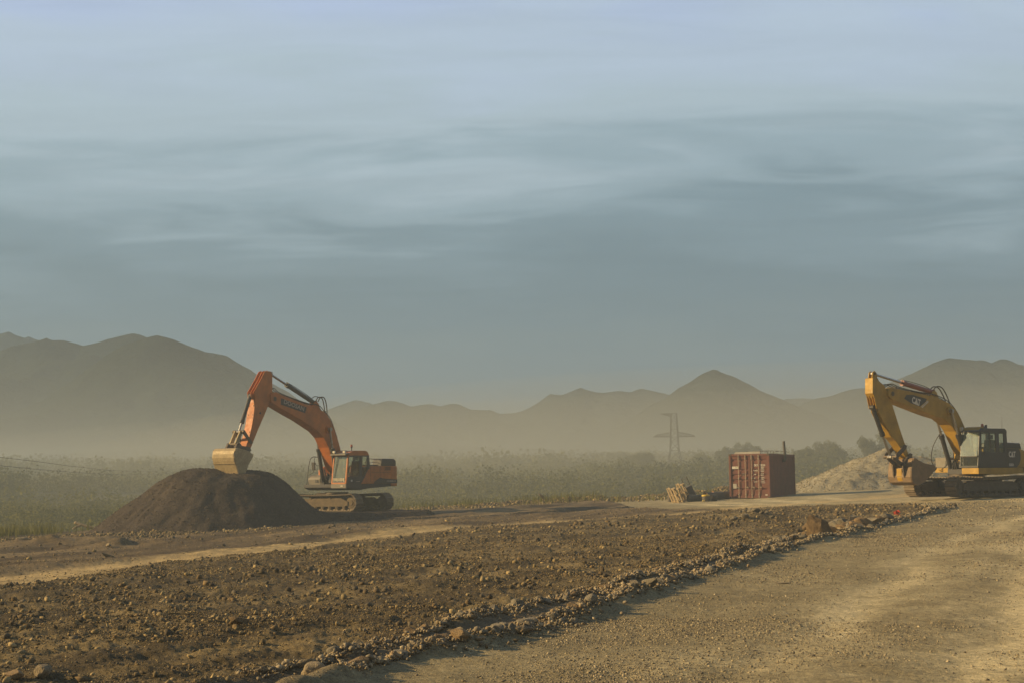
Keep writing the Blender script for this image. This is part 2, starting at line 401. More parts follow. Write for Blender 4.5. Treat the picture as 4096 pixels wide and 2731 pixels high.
gm, nt, out_ = newmat('ground')
at_ = nd(nt, 'ShaderNodeAttribute', attribute_name='col'); ge = nd(nt, 'ShaderNodeNewGeometry')
n1 = noise_n(nt, ge.outputs['Position'], 14, 8, .7); n2 = noise_n(nt, ge.outputs['Position'], 60, 4, .65); n3 = noise_n(nt, ge.outputs['Position'], 3.2, 6, .65, .6)
k = mathn(nt, 'MULTIPLY', mrange(nt, n1, .3, .7, .58, 1.42), mrange(nt, n2, .3, .7, .66, 1.34))
k = mathn(nt, 'MULTIPLY', k, mrange(nt, n3, .3, .7, .82, 1.18))
cc = nd(nt, 'ShaderNodeVectorMath', operation='SCALE'); nt.links.new(at_.outputs['Color'], cc.inputs[0]); nt.links.new(k, cc.inputs['Scale'])
p = nd(nt, 'ShaderNodeBsdfPrincipled'); nt.links.new(cc.outputs[0], p.inputs['Base Color']); p.inputs['Roughness'].default_value = .95
p.inputs['Specular IOR Level'].default_value = .15
b = nd(nt, 'ShaderNodeBump'); b.inputs['Strength'].default_value = .9; b.inputs['Distance'].default_value = .05
hh = mathn(nt, 'ADD', mathn(nt, 'MULTIPLY', n1, 1.2), mathn(nt, 'MULTIPLY', n2, .5)); nt.links.new(hh, b.inputs['Height']); nt.links.new(b.outputs[0], p.inputs['Normal'])
nt.links.new(p.outputs[0], out_.inputs[0])
g = np_mesh('ground', np.stack([gx, gy, gzv], -1), gf, gm, col=ground_col(gx, gy), smooth=True); tag(g, kind='structure')

# ------------------------------------------------------------------ stones
def ico(sub):
    bm = bmesh.new(); bmesh.ops.create_icosphere(bm, subdivisions=sub, radius=1.0)
    v = np.array([tuple(q.co) for q in bm.verts]); f = np.array([[q.index for q in p_.verts] for p_ in bm.faces]); bm.free(); return v, f
def rock_shape(sub, cuts, seed, jitter=.06):
    r = np.random.default_rng(seed); v, f = ico(sub); v = v.copy()
    for _ in range(cuts):
        n = r.normal(size=3); n /= np.linalg.norm(n); d = r.uniform(.45, .85)
        over = np.maximum(0, v @ n - d); v -= over[:, None] * n[None] * .96
    v += r.normal(size=v.shape) * jitter * .5
    nn = np.array([mnoise.noise(Vector(q * 1.4 + seed)) for q in v]); v *= (1 + .22 * nn)[:, None]
    v *= np.array([1, r.uniform(.7, .95), r.uniform(.5, .8)])
    return v, f
stm, nt, out_ = newmat('stone')
at_ = nd(nt, 'ShaderNodeAttribute', attribute_name='col'); ge = nd(nt, 'ShaderNodeNewGeometry')
n1 = noise_n(nt, ge.outputs['Position'], 30, 5, .65)
cc = nd(nt, 'ShaderNodeVectorMath', operation='SCALE'); nt.links.new(at_.outputs['Color'], cc.inputs[0]); nt.links.new(mrange(nt, n1, .3, .7, .75, 1.25), cc.inputs['Scale'])
p = nd(nt, 'ShaderNodeBsdfPrincipled'); nt.links.new(cc.outputs[0], p.inputs['Base Color']); p.inputs['Roughness'].default_value = .9; p.inputs['Specular IOR Level'].default_value = .2
nt.links.new(p.outputs[0], out_.inputs[0])
SMALL = [rock_shape(1, 5, 50 + q, .22) for q in range(12)]          # 42 points
bmv, bmf = ico(1)
def tiny(seed):
    bm = bmesh.new(); bmesh.ops.create_icosphere(bm, subdivisions=1, radius=1.0); bm.free()
    r = np.random.default_rng(seed)
    t = (1 + 5 ** .5) / 2
    v = np.array([(-1, t, 0), (1, t, 0), (-1, -t, 0), (1, -t, 0), (0, -1, t), (0, 1, t), (0, -1, -t), (0, 1, -t), (t, 0, -1), (t, 0, 1), (-t, 0, -1), (-t, 0, 1)]) / 1.9
    f = np.array([(0, 11, 5), (0, 5, 1), (0, 1, 7), (0, 7, 10), (0, 10, 11), (1, 5, 9), (5, 11, 4), (11, 10, 2), (10, 7, 6), (7, 1, 8), (3, 9, 4), (3, 4, 2), (3, 2, 6), (3, 6, 8), (3, 8, 9), (4, 9, 5), (2, 4, 11), (6, 2, 10), (8, 6, 7), (9, 8, 1)])
    v = v * r.uniform(.45, 1.35, (12, 1)) * np.array([1.1, r.uniform(.5, .95), r.uniform(.3, .7)]); return v, f
TINY = [tiny(q) for q in range(16)]
def scatter(x, y, z, size, col, temps, seed, sink=.25):
    r = np.random.default_rng(seed); n = len(x); which = r.integers(0, len(temps), n); Vs = []; Fs = []; Cs = []; base = 0
    for k_, (tv, tf) in enumerate(temps):
        q = np.where(which == k_)[0]
        if not len(q): continue
        m = len(q); a = r.uniform(0, 6.283, m); tl = r.normal(0, .55, m); tb = r.uniform(0, 6.283, m)
        ca, sa = np.cos(a), np.sin(a)
        P = np.repeat(tv[None], m, 0) * (size[q] * .5)[:, None, None]
        px = P[..., 0] * ca[:, None] - P[..., 1] * sa[:, None]; py = P[..., 0] * sa[:, None] + P[..., 1] * ca[:, None]; pz = P[..., 2]
        cb, sb = np.cos(tb)[:, None], np.sin(tb)[:, None]; al = px * cb + py * sb; ac = -px * sb + py * cb      # tilt about a random level axis
        ct, s_t = np.cos(tl)[:, None], np.sin(tl)[:, None]; al, pz = al * ct - pz * s_t, al * s_t + pz * ct
        px = al * cb - ac * sb; py = al * sb + ac * cb
        lift = (size[q] * .5 * (.55 - sink))[:, None]
        v = np.stack([px + x[q][:, None], py + y[q][:, None], pz + z[q][:, None] + lift], -1).reshape(-1, 3)
        f = (tf[None] + (np.arange(m) * len(tv))[:, None, None]).reshape(-1, 3) + base
        Vs.append(v); Fs.append(f); Cs.append(np.repeat(col[q], len(tv), 0)); base += len(v)
    return np.concatenate(Vs), np.concatenate(Fs), np.concatenate(Cs)
def wedge(n, r0_, r1_, seed, half=21.5):
    r = np.random.default_rng(seed); rad = np.sqrt(r.uniform(r0_ ** 2, r1_ ** 2, n)); a = np.radians(r.uniform(-half, half, n))
    return rad * np.sin(a), rad * np.cos(a), rad
def stone_cols(n, seed, kind):
    r = np.random.default_rng(seed)
    pal = {'fill': [(.150, .115, .060), (.200, .152, .078), (.280, .214, .105), (.175, .122, .058), (.345, .255, .118), (.135, .112, .075), (.10, .078, .048), (.12, .088, .048)],
           'road': [(.26, .215, .13), (.34, .28, .17), (.44, .36, .22), (.20, .165, .11), (.14, .12, .09)],
           'ridge': [(.26, .21, .135), (.32, .26, .16), (.21, .18, .125), (.38, .30, .18), (.27, .20, .11)],
           'heap': [(.28, .23, .14), (.34, .28, .17), (.24, .20, .12), (.38, .31, .19)],
           'soil': [(.062, .044, .030), (.095, .070, .045), (.045, .033, .024), (.12, .09, .06)]}[kind]
    c = np.array(pal)[r.integers(0, len(pal), n)] * r.uniform(.75, 1.25, (n, 1)); return c
def gravel_set(name, n, r0_, r1_, seed, smin_k, smax, kind, keep, temps, sink=.25, pw=2.2):
    x, y, rad = wedge(n, r0_, r1_, seed); k_ = keep(x, y); x, y, rad = x[k_], y[k_], rad[k_]
    r = np.random.default_rng(seed + 5); smin = np.maximum(.012, rad * smin_k); u_ = r.random(len(x))
    size = smin * (1 - u_ * (1 - (smin / smax) ** pw)) ** (-1 / pw)
    return scatter(x, y, ground(x, y), size, stone_cols(len(x), seed + 9, kind), temps, seed + 3, sink)
def merge_sets(sets):
    V, F, Cc = [], [], []; b_ = 0
    for v, f, c in sets: V.append(v); F.append(f + b_); Cc.append(c); b_ += len(v)
    return np.concatenate(V), np.concatenate(F), np.concatenate(Cc)
def keep_fill(x, y):
    road, pale, out, far = zones(x, y); r = np.random.default_rng(len(x))
    cl = np.clip(.55 + 1.2 * fbm(x, y, 3.0, 3, 4) + .9 * fbm(x, y, .8, 2, 6), .18, 1)
    bt = 1 - .93 * ((x > np.interp(y, [p[1] for p in RIDGE2], [p[0] for p in RIDGE2]) + .15) & (y < 30))
    return (road < .5) & (out < -1) & (r.random(len(x)) < cl * bt * (1 - .93 * pale) * (1 - .80 * far))
def keep_road(x, y):
    road, pale, out, far = zones(x, y); r = np.random.default_rng(len(x) + 1)
    xr = np.interp(y, R1Y, R1X); cl = np.clip(.50 + 1.2 * fbm(x, y, 2.0, 3, 5), .04, 1) * (1 - .55 * sstep(1.5, 4, x - xr))
    return (road > .5) & (out < -1) & (r.random(len(x)) < cl)
def near_ridge(n, pts, spread, seed, smin_k, smax, pw=2.0):
    r = np.random.default_rng(seed); P_ = np.array(pts); L_ = np.hypot(*(P_[1:] - P_[:-1]).T)
    w = L_ / (.5 * (P_[1:, 1] + P_[:-1, 1])) ** 1.1; s = r.choice(len(L_), n, p=w / w.sum()); t = r.random(n)[:, None]
    q = P_[s] * (1 - t) + P_[s + 1] * t
    k_ = .45 + 1.6 * np.clip(.5 + 1.1 * fbm(q[:, 0], q[:, 1], 1.6, 3, 2), 0, 1.4)
    q = q + r.normal(0, 1, (n, 2)) * (spread * k_)[:, None] * np.where(r.random(n) < .08, 2.2, 1)[:, None]
    rad = np.hypot(q[:, 0], q[:, 1]); smin = np.maximum(.015, rad * smin_k); u_ = r.random(n)
    size = smin * (1 - u_ * (1 - (smin / smax) ** pw)) ** (-1 / pw)
    z = ground(q[:, 0], q[:, 1]) + np.abs(r.normal(0, .02, n))
    return scatter(q[:, 0], q[:, 1], z, size, stone_cols(n, seed + 2, 'ridge'), SMALL, seed + 3, .15)
sets = [gravel_set('f', 130000, 10, 20, 1, .0008, .08, 'fill', keep_fill, TINY, .34, 2.9),
        gravel_set('f', 170000, 20, 40, 2, .0008, .075, 'fill', keep_fill, TINY, .34, 2.9),
        gravel_set('f', 70000, 40, 72, 3, .0009, .11, 'fill', keep_fill, TINY, .34, 2.9),
        gravel_set('f', 2200, 10, 30, 4, .0042, .16, 'fill', keep_fill, SMALL, .32, 2.7),
        gravel_set('f', 1500, 30, 60, 14, .0034, .20, 'fill', keep_fill, SMALL, .32, 2.7)]
v, f, c = merge_sets(sets); tag(np_mesh('rubble', v, f, stm, col=c), kind='stuff')
sets = [gravel_set('r', 110000, 10, 18, 5, .0007, .045, 'road', keep_road, TINY, .32, 3.0),
        gravel_set('r', 140000, 18, 40, 6, .0007, .05, 'road', keep_road, TINY, .32, 3.0),
        gravel_set('r', 30000, 40, 62, 7, .0010, .08, 'road', keep_road, TINY, .32, 3.0)]
v, f, c = merge_sets(sets); tag(np_mesh('road_gravel', v, f, stm, col=c), kind='stuff')
sets = [near_ridge(6500, RIDGE1[2:], .065, 21, .0015, .10), near_ridge(4500, RIDGE2[1:], .07, 22, .0015, .09)]
# rubble bank on the rim of the site
r = np.random.default_rng(31); n = 5200; bx = r.uniform(-7, 17, n); by = np.interp(bx, EDX, EDY) - 2.2 + r.normal(0, 1.8, n)
sets.append(scatter(bx, by, ground(bx, by), .10 * (1 - r.random(n) * .93) ** (-1 / 2.4), stone_cols(n, 33, 'fill') * 1.15, SMALL, 34))
n = 2200; bx = r.uniform(-24, -10, n); by = np.interp(bx, [-24, -10], [62, 63]) + r.normal(0, 2.2, n)
sets.append(scatter(bx, by, ground(bx, by), .08 * (1 - r.random(n) * .93) ** (-1 / 2.4), stone_cols(n, 36, 'fill') * 1.1, SMALL, 37))
v, f, c = merge_sets(sets); tag(np_mesh('ridge_stones', v, f, stm, col=c), kind='stuff')

def rockmat(name, a, b_):
    m, nt, out = newmat(name); tcn = nd(nt, 'ShaderNodeTexCoord'); oi = nd(nt, 'ShaderNodeObjectInfo')
    n1 = noise_n(nt, tcn.outputs['Object'], 2.2, 7, .65); n2 = noise_n(nt, tcn.outputs['Object'], 9, 6, .7)
    c = mixc(nt, mrange(nt, n1, .3, .7), a, b_)
    k_ = mathn(nt, 'MULTIPLY', mrange(nt, n2, .3, .7, .75, 1.2), mrange(nt, oi.outputs['Random'], 0, 1, .7, 1.25))
    s_ = nd(nt, 'ShaderNodeVectorMath', operation='SCALE'); nt.links.new(c, s_.inputs[0]); nt.links.new(k_, s_.inputs['Scale'])
    p = nd(nt, 'ShaderNodeBsdfPrincipled'); nt.links.new(s_.outputs[0], p.inputs['Base Color']); p.inputs['Roughness'].default_value = .92; p.inputs['Specular IOR Level'].default_value = .2
    b = nd(nt, 'ShaderNodeBump'); b.inputs['Strength'].default_value = .5; b.inputs['Distance'].default_value = .12
    nt.links.new(n2, b.inputs['Height']); nt.links.new(b.outputs[0], p.inputs['Normal']); nt.links.new(p.outputs[0], out.inputs[0]); return m
RM = [rockmat('rock_tan', (.27, .21, .125), (.36, .285, .175)), rockmat('rock_grey', (.20, .17, .12), (.28, .24, .165)), rockmat('rock_orange', (.23, .155, .08), (.34, .24, .125)), rockmat('rock_brown', (.17, .115, .06), (.27, .185, .09))]
RT = []
for q in range(14):
    v, f = rock_shape(3, 2 + (q % 5) * 2, 200 + q, .015)
    me = bpy.data.meshes.new('rock'); me.from_pydata([tuple(a) for a in v], [], [tuple(int(w_) for w_ in a) for a in f]); me.update()
    me.materials.append(RM[q % 3 if q % 4 else 1]); RT.append(me)
def rock(x, y, s, label, group=None, t=None, rz=None, sc=(1, 1, 1), sink=.22, tilt=None, z=None, m=None):
    me = RT[random.randrange(len(RT)) if t is None else t]
    o = bpy.data.objects.new('rock', me); COL.objects.link(o)
    o.scale = (s * .5 * sc[0], s * .5 * sc[1], s * .5 * sc[2])
    o.rotation_euler = (random.uniform(-.3, .3), random.uniform(-.3, .3), random.uniform(0, 6.28)) if rz is None else (tilt or (0, 0))[:2] + (rz,)
    o.location = (x, y, (gz(x, y) if z is None else z) + s * .5 * sc[2] * (.62 - sink))
    if m is not None: o.material_slots[0].link = 'OBJECT'; o.material_slots[0].material = RM[m]
    return tag(o, label, 'rock', group)
def along(pts, n, pw):
    P_ = np.array(pts); L_ = np.hypot(*(P_[1:] - P_[:-1]).T); w = L_ / (.5 * (P_[1:, 1] + P_[:-1, 1])) ** pw
    r = np.random.default_rng(n); s = r.choice(len(L_), n, p=w / w.sum()); t = r.random(n)[:, None]; return P_[s] * (1 - t) + P_[s + 1] * t
LR1 = 'stone lying in the low stone ridge that borders the gravel road'
for q, (x, y) in enumerate(along(RIDGE1[2:], 130, 1.0)):
    rock(x + random.gauss(0, .05), y + random.gauss(0, .05), (.07 + .12 * random.random() ** 2.0) * (1 + .008 * y) * (1.3 if q % 9 == 0 else 1), LR1, 'stones of the roadside ridge')
LR2 = 'stone lying in the second stone ridge, between the rubble field and the roadside ridge'
for q, (x, y) in enumerate(along(RIDGE2[1:], 105, 1.0)):
    rock(x + random.gauss(0, .06), y + random.gauss(0, .06), (.07 + .10 * random.random() ** 2.0) * (1 + .008 * y) * (1.3 if q % 9 == 0 else 1), LR2, 'stones of the second ridge')
rock(-1.78, 12.75, .23, 'rounded blocky tan stone at the lower picture edge, at the end of the second ridge', t=0, rz=.3, sc=(1, .95, 1.15), sink=.12, m=0)
rock(.08, 16.05, .26, 'large rough tan stone, biggest near end of the roadside ridge', t=5, rz=1.0, sc=(1.15, .9, .85), m=0)
rock(2.0, 21.3, .30, 'smooth pointed brown-grey stone on the roadside ridge, with road behind it', t=4, rz=2.2, sc=(1, .8, 1), m=1)
rock(-4.50, 12.95, .20, 'reddish brown stone in the lower left corner of the rubble field', t=3, rz=.5, m=2)
rock(-4.28, 13.1, .21, 'rounded tan stone beside the reddish one in the lower left corner', t=0, rz=1.5, m=0)
rock(-3.32, 17.3, .26, 'brown angular rock standing alone in the middle of the rubble field', t=4, rz=.2, sc=(1, .9, .9), m=2)
rock(16.4, 53.3, .32, 'pale block standing alone at the far end of the roadside ridge', t=4, rz=.4, m=0)
def hull_rock(name, pts, m, loc, rz, label, cat='rock', cuts=2, amp=.03, sub=2):
    bm = bmesh.new()
    for p_ in pts: bm.verts.new(p_)
    bmesh.ops.convex_hull(bm, input=bm.verts[:])
    bmesh.ops.delete(bm, geom=[v for v in bm.verts if not v.link_faces], context='VERTS')
    bmesh.ops.triangulate(bm, faces=bm.faces[:])
    for _ in range(sub): bmesh.ops.subdivide_edges(bm, edges=bm.edges[:], cuts=1, use_grid_fill=True)
    for v in bm.verts: v.co *= 1 + amp * mnoise.noise(v.co * 9) * 2 + amp * mnoise.noise(v.co * 22)
    me = bpy.data.meshes.new(name); bm.to_mesh(me); bm.free(); me.materials.append(m)
    o = bpy.data.objects.new(name, me); COL.objects.link(o); o.location = loc; o.rotation_euler = (0, 0, rz); return tag(o, label, cat)
bx, by = 7.62, 36.0; bz = gz(bx, by); BS = 1.10
hull_rock('boulder', [(BS * a, BS * b_, BS * c_) for a, b_, c_ in [(-.27, -.12, -.08), (-.22, .2, -.08), (.26, .22, -.08), (.30, -.10, -.08), (.10, -.24, -.08), (-.10, -.24, -.05), (-.28, -.13, .36), (-.21, -.08, .55), (-.02, .14, .50),
                       (.06, -.16, .44), (.20, -.10, .36), (.24, .16, .26), (.02, -.25, .30), (.34, 0, .12)]], RM[3], (bx, by, bz), 0.0,
          'big orange-tan upright boulder with a notched lit face beside the roadside ridge', 'boulder')
hull_rock('boulder', [(-.30, -.10, -.05), (-.22, .15, -.05), (.35, .12, -.05), (.42, -.08, -.05), (-.26, -.08, .22), (-.10, .08, .25), (.05, -.10, .20), (.34, 0, .03)], RM[3],
          (8.2, 36.9, gz(8.2, 36.9)), -.15, 'flat slanting brown slab lying right beside the big upright boulder', 'boulder')
hull_rock('boulder', [(-.22, -.08, -.05), (-.15, .12, -.05), (.2, .1, -.05), (.22, -.1, -.05), (-.17, -.05, .25), (-.02, .05, .33), (.14, -.04, .27), (.2, .05, .12)], RM[0],
          (9.55, 40.3, gz(9.55, 40.3) + .06), .3, 'pale squarish block on top of the rock pile behind the boulder', 'boulder')
random.seed(5)
for q in range(40):
    t_ = random.random(); x = 8.05 + 2.8 * t_ + random.gauss(0, .17); y = 38.2 + 4.4 * t_ + random.gauss(0, .45)
    rock(x, y, random.uniform(.22, .55), 'dark angular rock in the rough pile right behind the big upright boulder', 'rocks of the pile behind the boulder', sc=(1.1, .9, .8), m=random.choice((1, 3, 3)), sink=-.05)
for q in range(14):
    x = 8.2 + random.gauss(0, .45); y = 50 + random.gauss(0, .5)
    rock(x, y, random.uniform(.15, .34), 'dark lump in the small rubble heap between boulder and container', 'lumps of the small rubble heap', m=1, sink=.15)
for q in range(16):
    x = 6.75 + random.gauss(0, .45); y = 36.1 + random.gauss(0, .5)
    rock(x, y, random.uniform(.12, .27), 'stone lying loose at the foot of the big boulder, on its rubble side', 'stones at the foot of the boulder', sc=(1.2, .9, .7))
mb = MB(); random.seed(3)
for q in range(5):
    a = q * 1.3; mb.box((math.cos(a) * .04, math.sin(a) * .04, .05 + .02 * q), (.13, .09, .012), (a * .4, .5 - .2 * q, a))
rx, ry = 11.55, 43.2
o = mb.build('plastic_scrap', M['redrag'], None); o.location = (rx, ry, gz(rx, ry) + .1); tag(o, 'bright red crumpled plastic scrap among the ridge stones', 'litter')

rock(-19.4, 56.5, .50, 'pale dome-shaped rock beside the weeds at the left edge', t=0, rz=.4, sc=(1.2, .9, .8), m=0)
rock(-11.3, 39.9, .36, 'pale flat slab tilted up on the bare ground before the mound', t=4, rz=.5, sc=(1.25, .35, .7), tilt=(.5, .3), sink=.05, m=0)
rock(-13.8, 48.8, .24, 'small whitish stone lying on the bare ground before the mound', t=2, rz=1.4, m=0)
rock(4.26, 23.0, .24, 'flat pale stone pressed into the gravel road, some way below the boulder', t=3, rz=.2, sc=(1.3, .6, .25), sink=.3, m=0)
rock(1.9, 95.0, .75, 'pale slab standing tilted on the rubble bank between orange excavator and pallets', t=4, rz=.3, sc=(1.1, .5, .9), tilt=(.2, .5), sink=.1, m=0)
br = MB().hose([(-.75, .1, .42), (-.35, .05, .30), (.2, 0, .14), (.85, .05, .05)], .075, 8, 5).hose([(-.35, .05, .30), (-.6, -.1, .20), (-.75, -.2, .08)], .05, 7, 4).build('dead_branch', M['wood'], None, 0, True)
br.location = (-22.6, 76.0, gz(-22.6, 76.0)); tag(br, 'pale broken branch lying at the rim left of the mound', 'branch')
# ------------------------------------------------------------------ soil mound and gravel heap
def field(name, cx, cy, w, d, step, hfun, m, colf=None, smooth=True):
    xs = np.arange(cx - w, cx + w, step); ys = np.arange(cy - d, cy + d, step); XX, YY = np.meshgrid(xs, ys)
    x, y = XX.ravel(), YY.ravel(); gr = ground(x, y, False); h = hfun(x, y); z = np.where(h > 0, gr + h, gr + np.maximum(h, -.4))
    nx, ny = len(xs), len(ys); i = np.arange(ny - 1)[:, None] * nx + np.arange(nx - 1)[None]; f = np.stack([i, i + 1, i + nx + 1, i + nx], -1).reshape(-1, 4)
    keep = (h[f] > -.12).any(1); f = f[keep]; used = np.unique(f); mp = np.full(len(x), -1); mp[used] = np.arange(len(used))
    return np_mesh(name, np.stack([x, y, z], -1)[used], mp[f], m, smooth=smooth)
def pilemat(name, a, b_, bs=1.0):
    m, nt, out = newmat(name); ge = nd(nt, 'ShaderNodeNewGeometry'); P_ = ge.outputs['Position']
    n1 = noise_n(nt, P_, 1.1, 6, .65, .5); n2 = noise_n(nt, P_, 9, 7, .7); n3 = noise_n(nt, P_, 34, 3, .6)
    c = mixc(nt, mrange(nt, n1, .3, .7), a, b_); k_ = mathn(nt, 'MULTIPLY', mrange(nt, n2, .3, .7, .7, 1.3), mrange(nt, n3, .3, .7, .75, 1.25))
    s_ = nd(nt, 'ShaderNodeVectorMath', operation='SCALE'); nt.links.new(c, s_.inputs[0]); nt.links.new(k_, s_.inputs['Scale'])
    p = nd(nt, 'ShaderNodeBsdfPrincipled'); nt.links.new(s_.outputs[0], p.inputs['Base Color']); p.inputs['Roughness'].default_value = .95; p.inputs['Specular IOR Level'].default_value = .1
    b = nd(nt, 'ShaderNodeBump'); b.inputs['Strength'].default_value = .8 * bs; b.inputs['Distance'].default_value = .06
    nt.links.new(mathn(nt, 'ADD', n2, mathn(nt, 'MULTIPLY', n3, .5)), b.inputs['Height']); nt.links.new(b.outputs[0], p.inputs['Normal']); nt.links.new(p.outputs[0], out.inputs[0]); return m
SOIL = pilemat('dark_soil', (.055, .043, .035), (.088, .069, .052))
def mound_h(x, y):
    n = fbm(x, y, 2.0, 4, 2) * .22 + fbm(x, y, .5, 3, 4) * .05
    # spoil cone with a broken top, rills down its flank
    px, py = x + 14.1, y - 69.6; a = np.arctan2(py, px); rad = np.hypot(np.where(px > 0, px * 1.0 + .066 * px * px, px * 1.10), py * 1.04)
    rill = (np.sin(a * 23 + 9 * fbm(x, y, 2.5, 3, 1)) * .02 + fbm(a * 6, rad * .35, 1.0, 3, 3) * .16) * sstep(1.2, 3, rad)
    gl = ground(x, y, False)
    top = 2.12 + .10 * np.sin(a * 2 + .5) - gl
    h1 = -np.log(np.exp(-3.2 * (top + .14 + n * .6)) + np.exp(-3.2 * (top + .30 - (rad - 2.25) * .65 + n * .6 + rill))) / 3.2
    h1 = np.where(rad > 4.2, h1 * 1.0, h1)
    # platform of the same spoil under the excavator
    q = np.hypot((x + 9.0) / 1.25, (y - 75.0) / 1.0)
    h2 = np.minimum(.14 - gl, .14 - gl - (q - 3.5) * .42 + n * .5)
    k_ = 4.0; h = np.log(np.exp(k_ * h1) + np.exp(k_ * h2)) / k_
    flat = sstep(3.6, 2.9, q) * sstep(1.0, .15, h1 - h2)
    return h * (1 - flat) + (.14 - gl) * flat
mo = field('soil_mound', -11.8, 72, 10.5, 11.5, .11, mound_h, SOIL); tag(mo, 'dark freshly dug soil mound under the orange excavator bucket', 'soil mound')
r = np.random.default_rng(77); n = 26000; px = r.uniform(-21, -4, n); py = r.uniform(62, 80, n); hh_ = mound_h(px, py); kq = (hh_ > .02) & ~((np.hypot((px + 9) / 1.25, py - 75) < 3.4) & (hh_ < .9))
px, py, hh_ = px[kq], py[kq], hh_[kq]
v, f, c = scatter(px, py, ground(px, py, False) + hh_, .032 * (1 - r.random(len(px)) * .96) ** (-1 / 2.6), stone_cols(len(px), 78, 'soil'), TINY, 79, .2)
o = np_mesh('soil_clods', v, f, stm, parent=mo, col=c); o["kind"] = "stuff"
HEAP = pilemat('crushed_stone', (.32, .285, .20), (.40, .36, .255), 1.3)
def heap_h(x, y):
    n = fbm(x, y, 1.6, 4, 5) * .18 + fbm(x, y, .5, 3, 1) * .10
    gl = ground(x, y, False); px, py = x - 26.0, y - 99.5
    rad = np.hypot(np.where(px < 0, px * .86, px * .62), py * 1.0)
    h = 3.62 - gl - rad * .455 - .12 * np.exp(-rad) + n
    h2 = 1.5 - np.hypot((x - 22.6) * .55, (y - 95.0) * 1.0) * .62 + n
    h3 = 1.0 - np.hypot((x - 27.5) * .45, (y - 94.5)) * .5 + n
    h4 = 1.15 - np.hypot((x - 31.5) * .40, (y - 98.0) * .6) * .5 + n
    return np.maximum.reduce([h, h2, h3, h4])
ho = field('gravel_heap', 28, 99, 14, 11, .16, heap_h, HEAP); tag(ho, 'big pale heap of crushed stone behind the yellow excavator bucket', 'gravel heap')
r = np.random.default_rng(87); n = 26000; px = r.uniform(14, 39, n); py = r.uniform(87, 104, n); hh_ = heap_h(px, py); kq = hh_ > -.05; px, py, hh_ = px[kq], py[kq], hh_[kq]
v, f, c = scatter(px, py, ground(px, py, False) + np.maximum(hh_, 0), .05 * (1 - r.random(len(px)) * .94) ** (-1 / 2.8), stone_cols(len(px), 88, 'heap'), TINY, 89, .2)
o = np_mesh('crushed_stones', v, f, stm, parent=ho, col=c); o["kind"] = "stuff"
def heap2_h(x, y): return 1.15 - np.hypot((x - 34.5) * .33, (y - 100.0) * .55) * .45 + fbm(x, y, 1.2, 3, 4) * .25 + .6
# ------------------------------------------------------------------ hills
def hillmat(name, a, b_):
    m, nt, out = newmat(name); ge = nd(nt, 'ShaderNodeNewGeometry'); P_ = ge.outputs['Position']
    n1 = noise_n(nt, P_, .018, 8, .65, .8); n2 = noise_n(nt, P_, .12, 6, .7)
    f = mathn(nt, 'ADD', mathn(nt, 'MULTIPLY', n1, .7), mathn(nt, 'MULTIPLY', n2, .3))
    c = mixc(nt, mrange(nt, f, .38, .64), a, b_)
    p = nd(nt, 'ShaderNodeBsdfDiffuse'); nt.links.new(c, p.inputs[0])
    b = nd(nt, 'ShaderNodeBump'); b.inputs['Strength'].default_value = 1; b.inputs['Distance'].default_value = 6; nt.links.new(n2, b.inputs['Height']); nt.links.new(b.outputs[0], p.inputs['Normal'])
    nt.links.new(p.outputs[0], out.inputs[0]); return m
HM = hillmat('hillside', (.006, .014, .011), (.030, .040, .030))
def hill(pts, Y, name='hill', front=2.6, seed=1, rough=1.0):
    xs_ = np.array([p[0] for p in pts], float); zs_ = np.array([p[1] for p in pts], float)
    xs = np.linspace(xs_[0], xs_[-1], 190); zr = np.interp(xs, xs_, zs_)
    q = np.linspace(0, 1, 60); D = float(zs_.max()) * front
    V = []
    for t in np.concatenate([-q[::-1], q[1:]]):
        y = Y + t * D; a = abs(t)
        lat = fbm(xs, np.full_like(xs, y * .7), D * .30, 5, seed) * (a * (1 - a) * 2.4) * 1.0 + fbm(xs * .9, np.full_like(xs, y * .25), D * .16, 4, seed + 3) * (a * (1 - a)) * .55
        w_ = int(1 + a * 16); zz_ = np.convolve(np.pad(zr, w_, mode='edge'), np.ones(2 * w_ + 1) / (2 * w_ + 1), 'valid') if a > .03 else zr
        z = zz_ * (1 - a) ** 1.15 + lat * zs_.max() * .55 * rough + (fbm(xs, np.full_like(xs, y), 12, 3, seed + 1) * 2.6) * min(1, .35 + a * 4)
        V.append(np.stack([xs, np.full_like(xs, y), z + 4 * (1 - a) - 6 * a - 2], -1))
    V = np.array(V); nr_, nc_ = V.shape[:2]; i = np.arange(nr_ - 1)[:, None] * nc_ + np.arange(nc_ - 1)[None]
    f = np.stack([i, i + 1, i + nc_ + 1, i + nc_], -1).reshape(-1, 4)
    return tag(np_mesh(name, V.reshape(-1, 3), f, HM, smooth=False), kind='structure')
hill([(-1500, 215), (-1300, 262), (-1200, 250), (-1044, 279.0), (-992, 265.4), (-941, 275.2), (-925, 278.9), (-915, 273.6), (-907, 270.9), (-894, 266.8), (-889, 270.4), (-879, 265.3), (-866, 261.3), (-837, 248.0), (-785, 224.1), (-700, 170)], 2600, seed=2)
hill([(-1000, 110), (-850, 140), (-698, 137.6), (-656, 143.8), (-615, 158.5), (-598, 163.4), (-578, 168.2), (-564, 172.3), (-559, 174.2), (-553, 171.3), (-539, 171.5), (-529, 168.5), (-515, 164.1), (-507, 165.6), (-485, 172.1), (-467, 176.2), (-456, 178.6), (-447, 176.8), (-437, 172.7), (-413, 156.0), (-379, 133.7), (-300, 90)], 1700, seed=3)
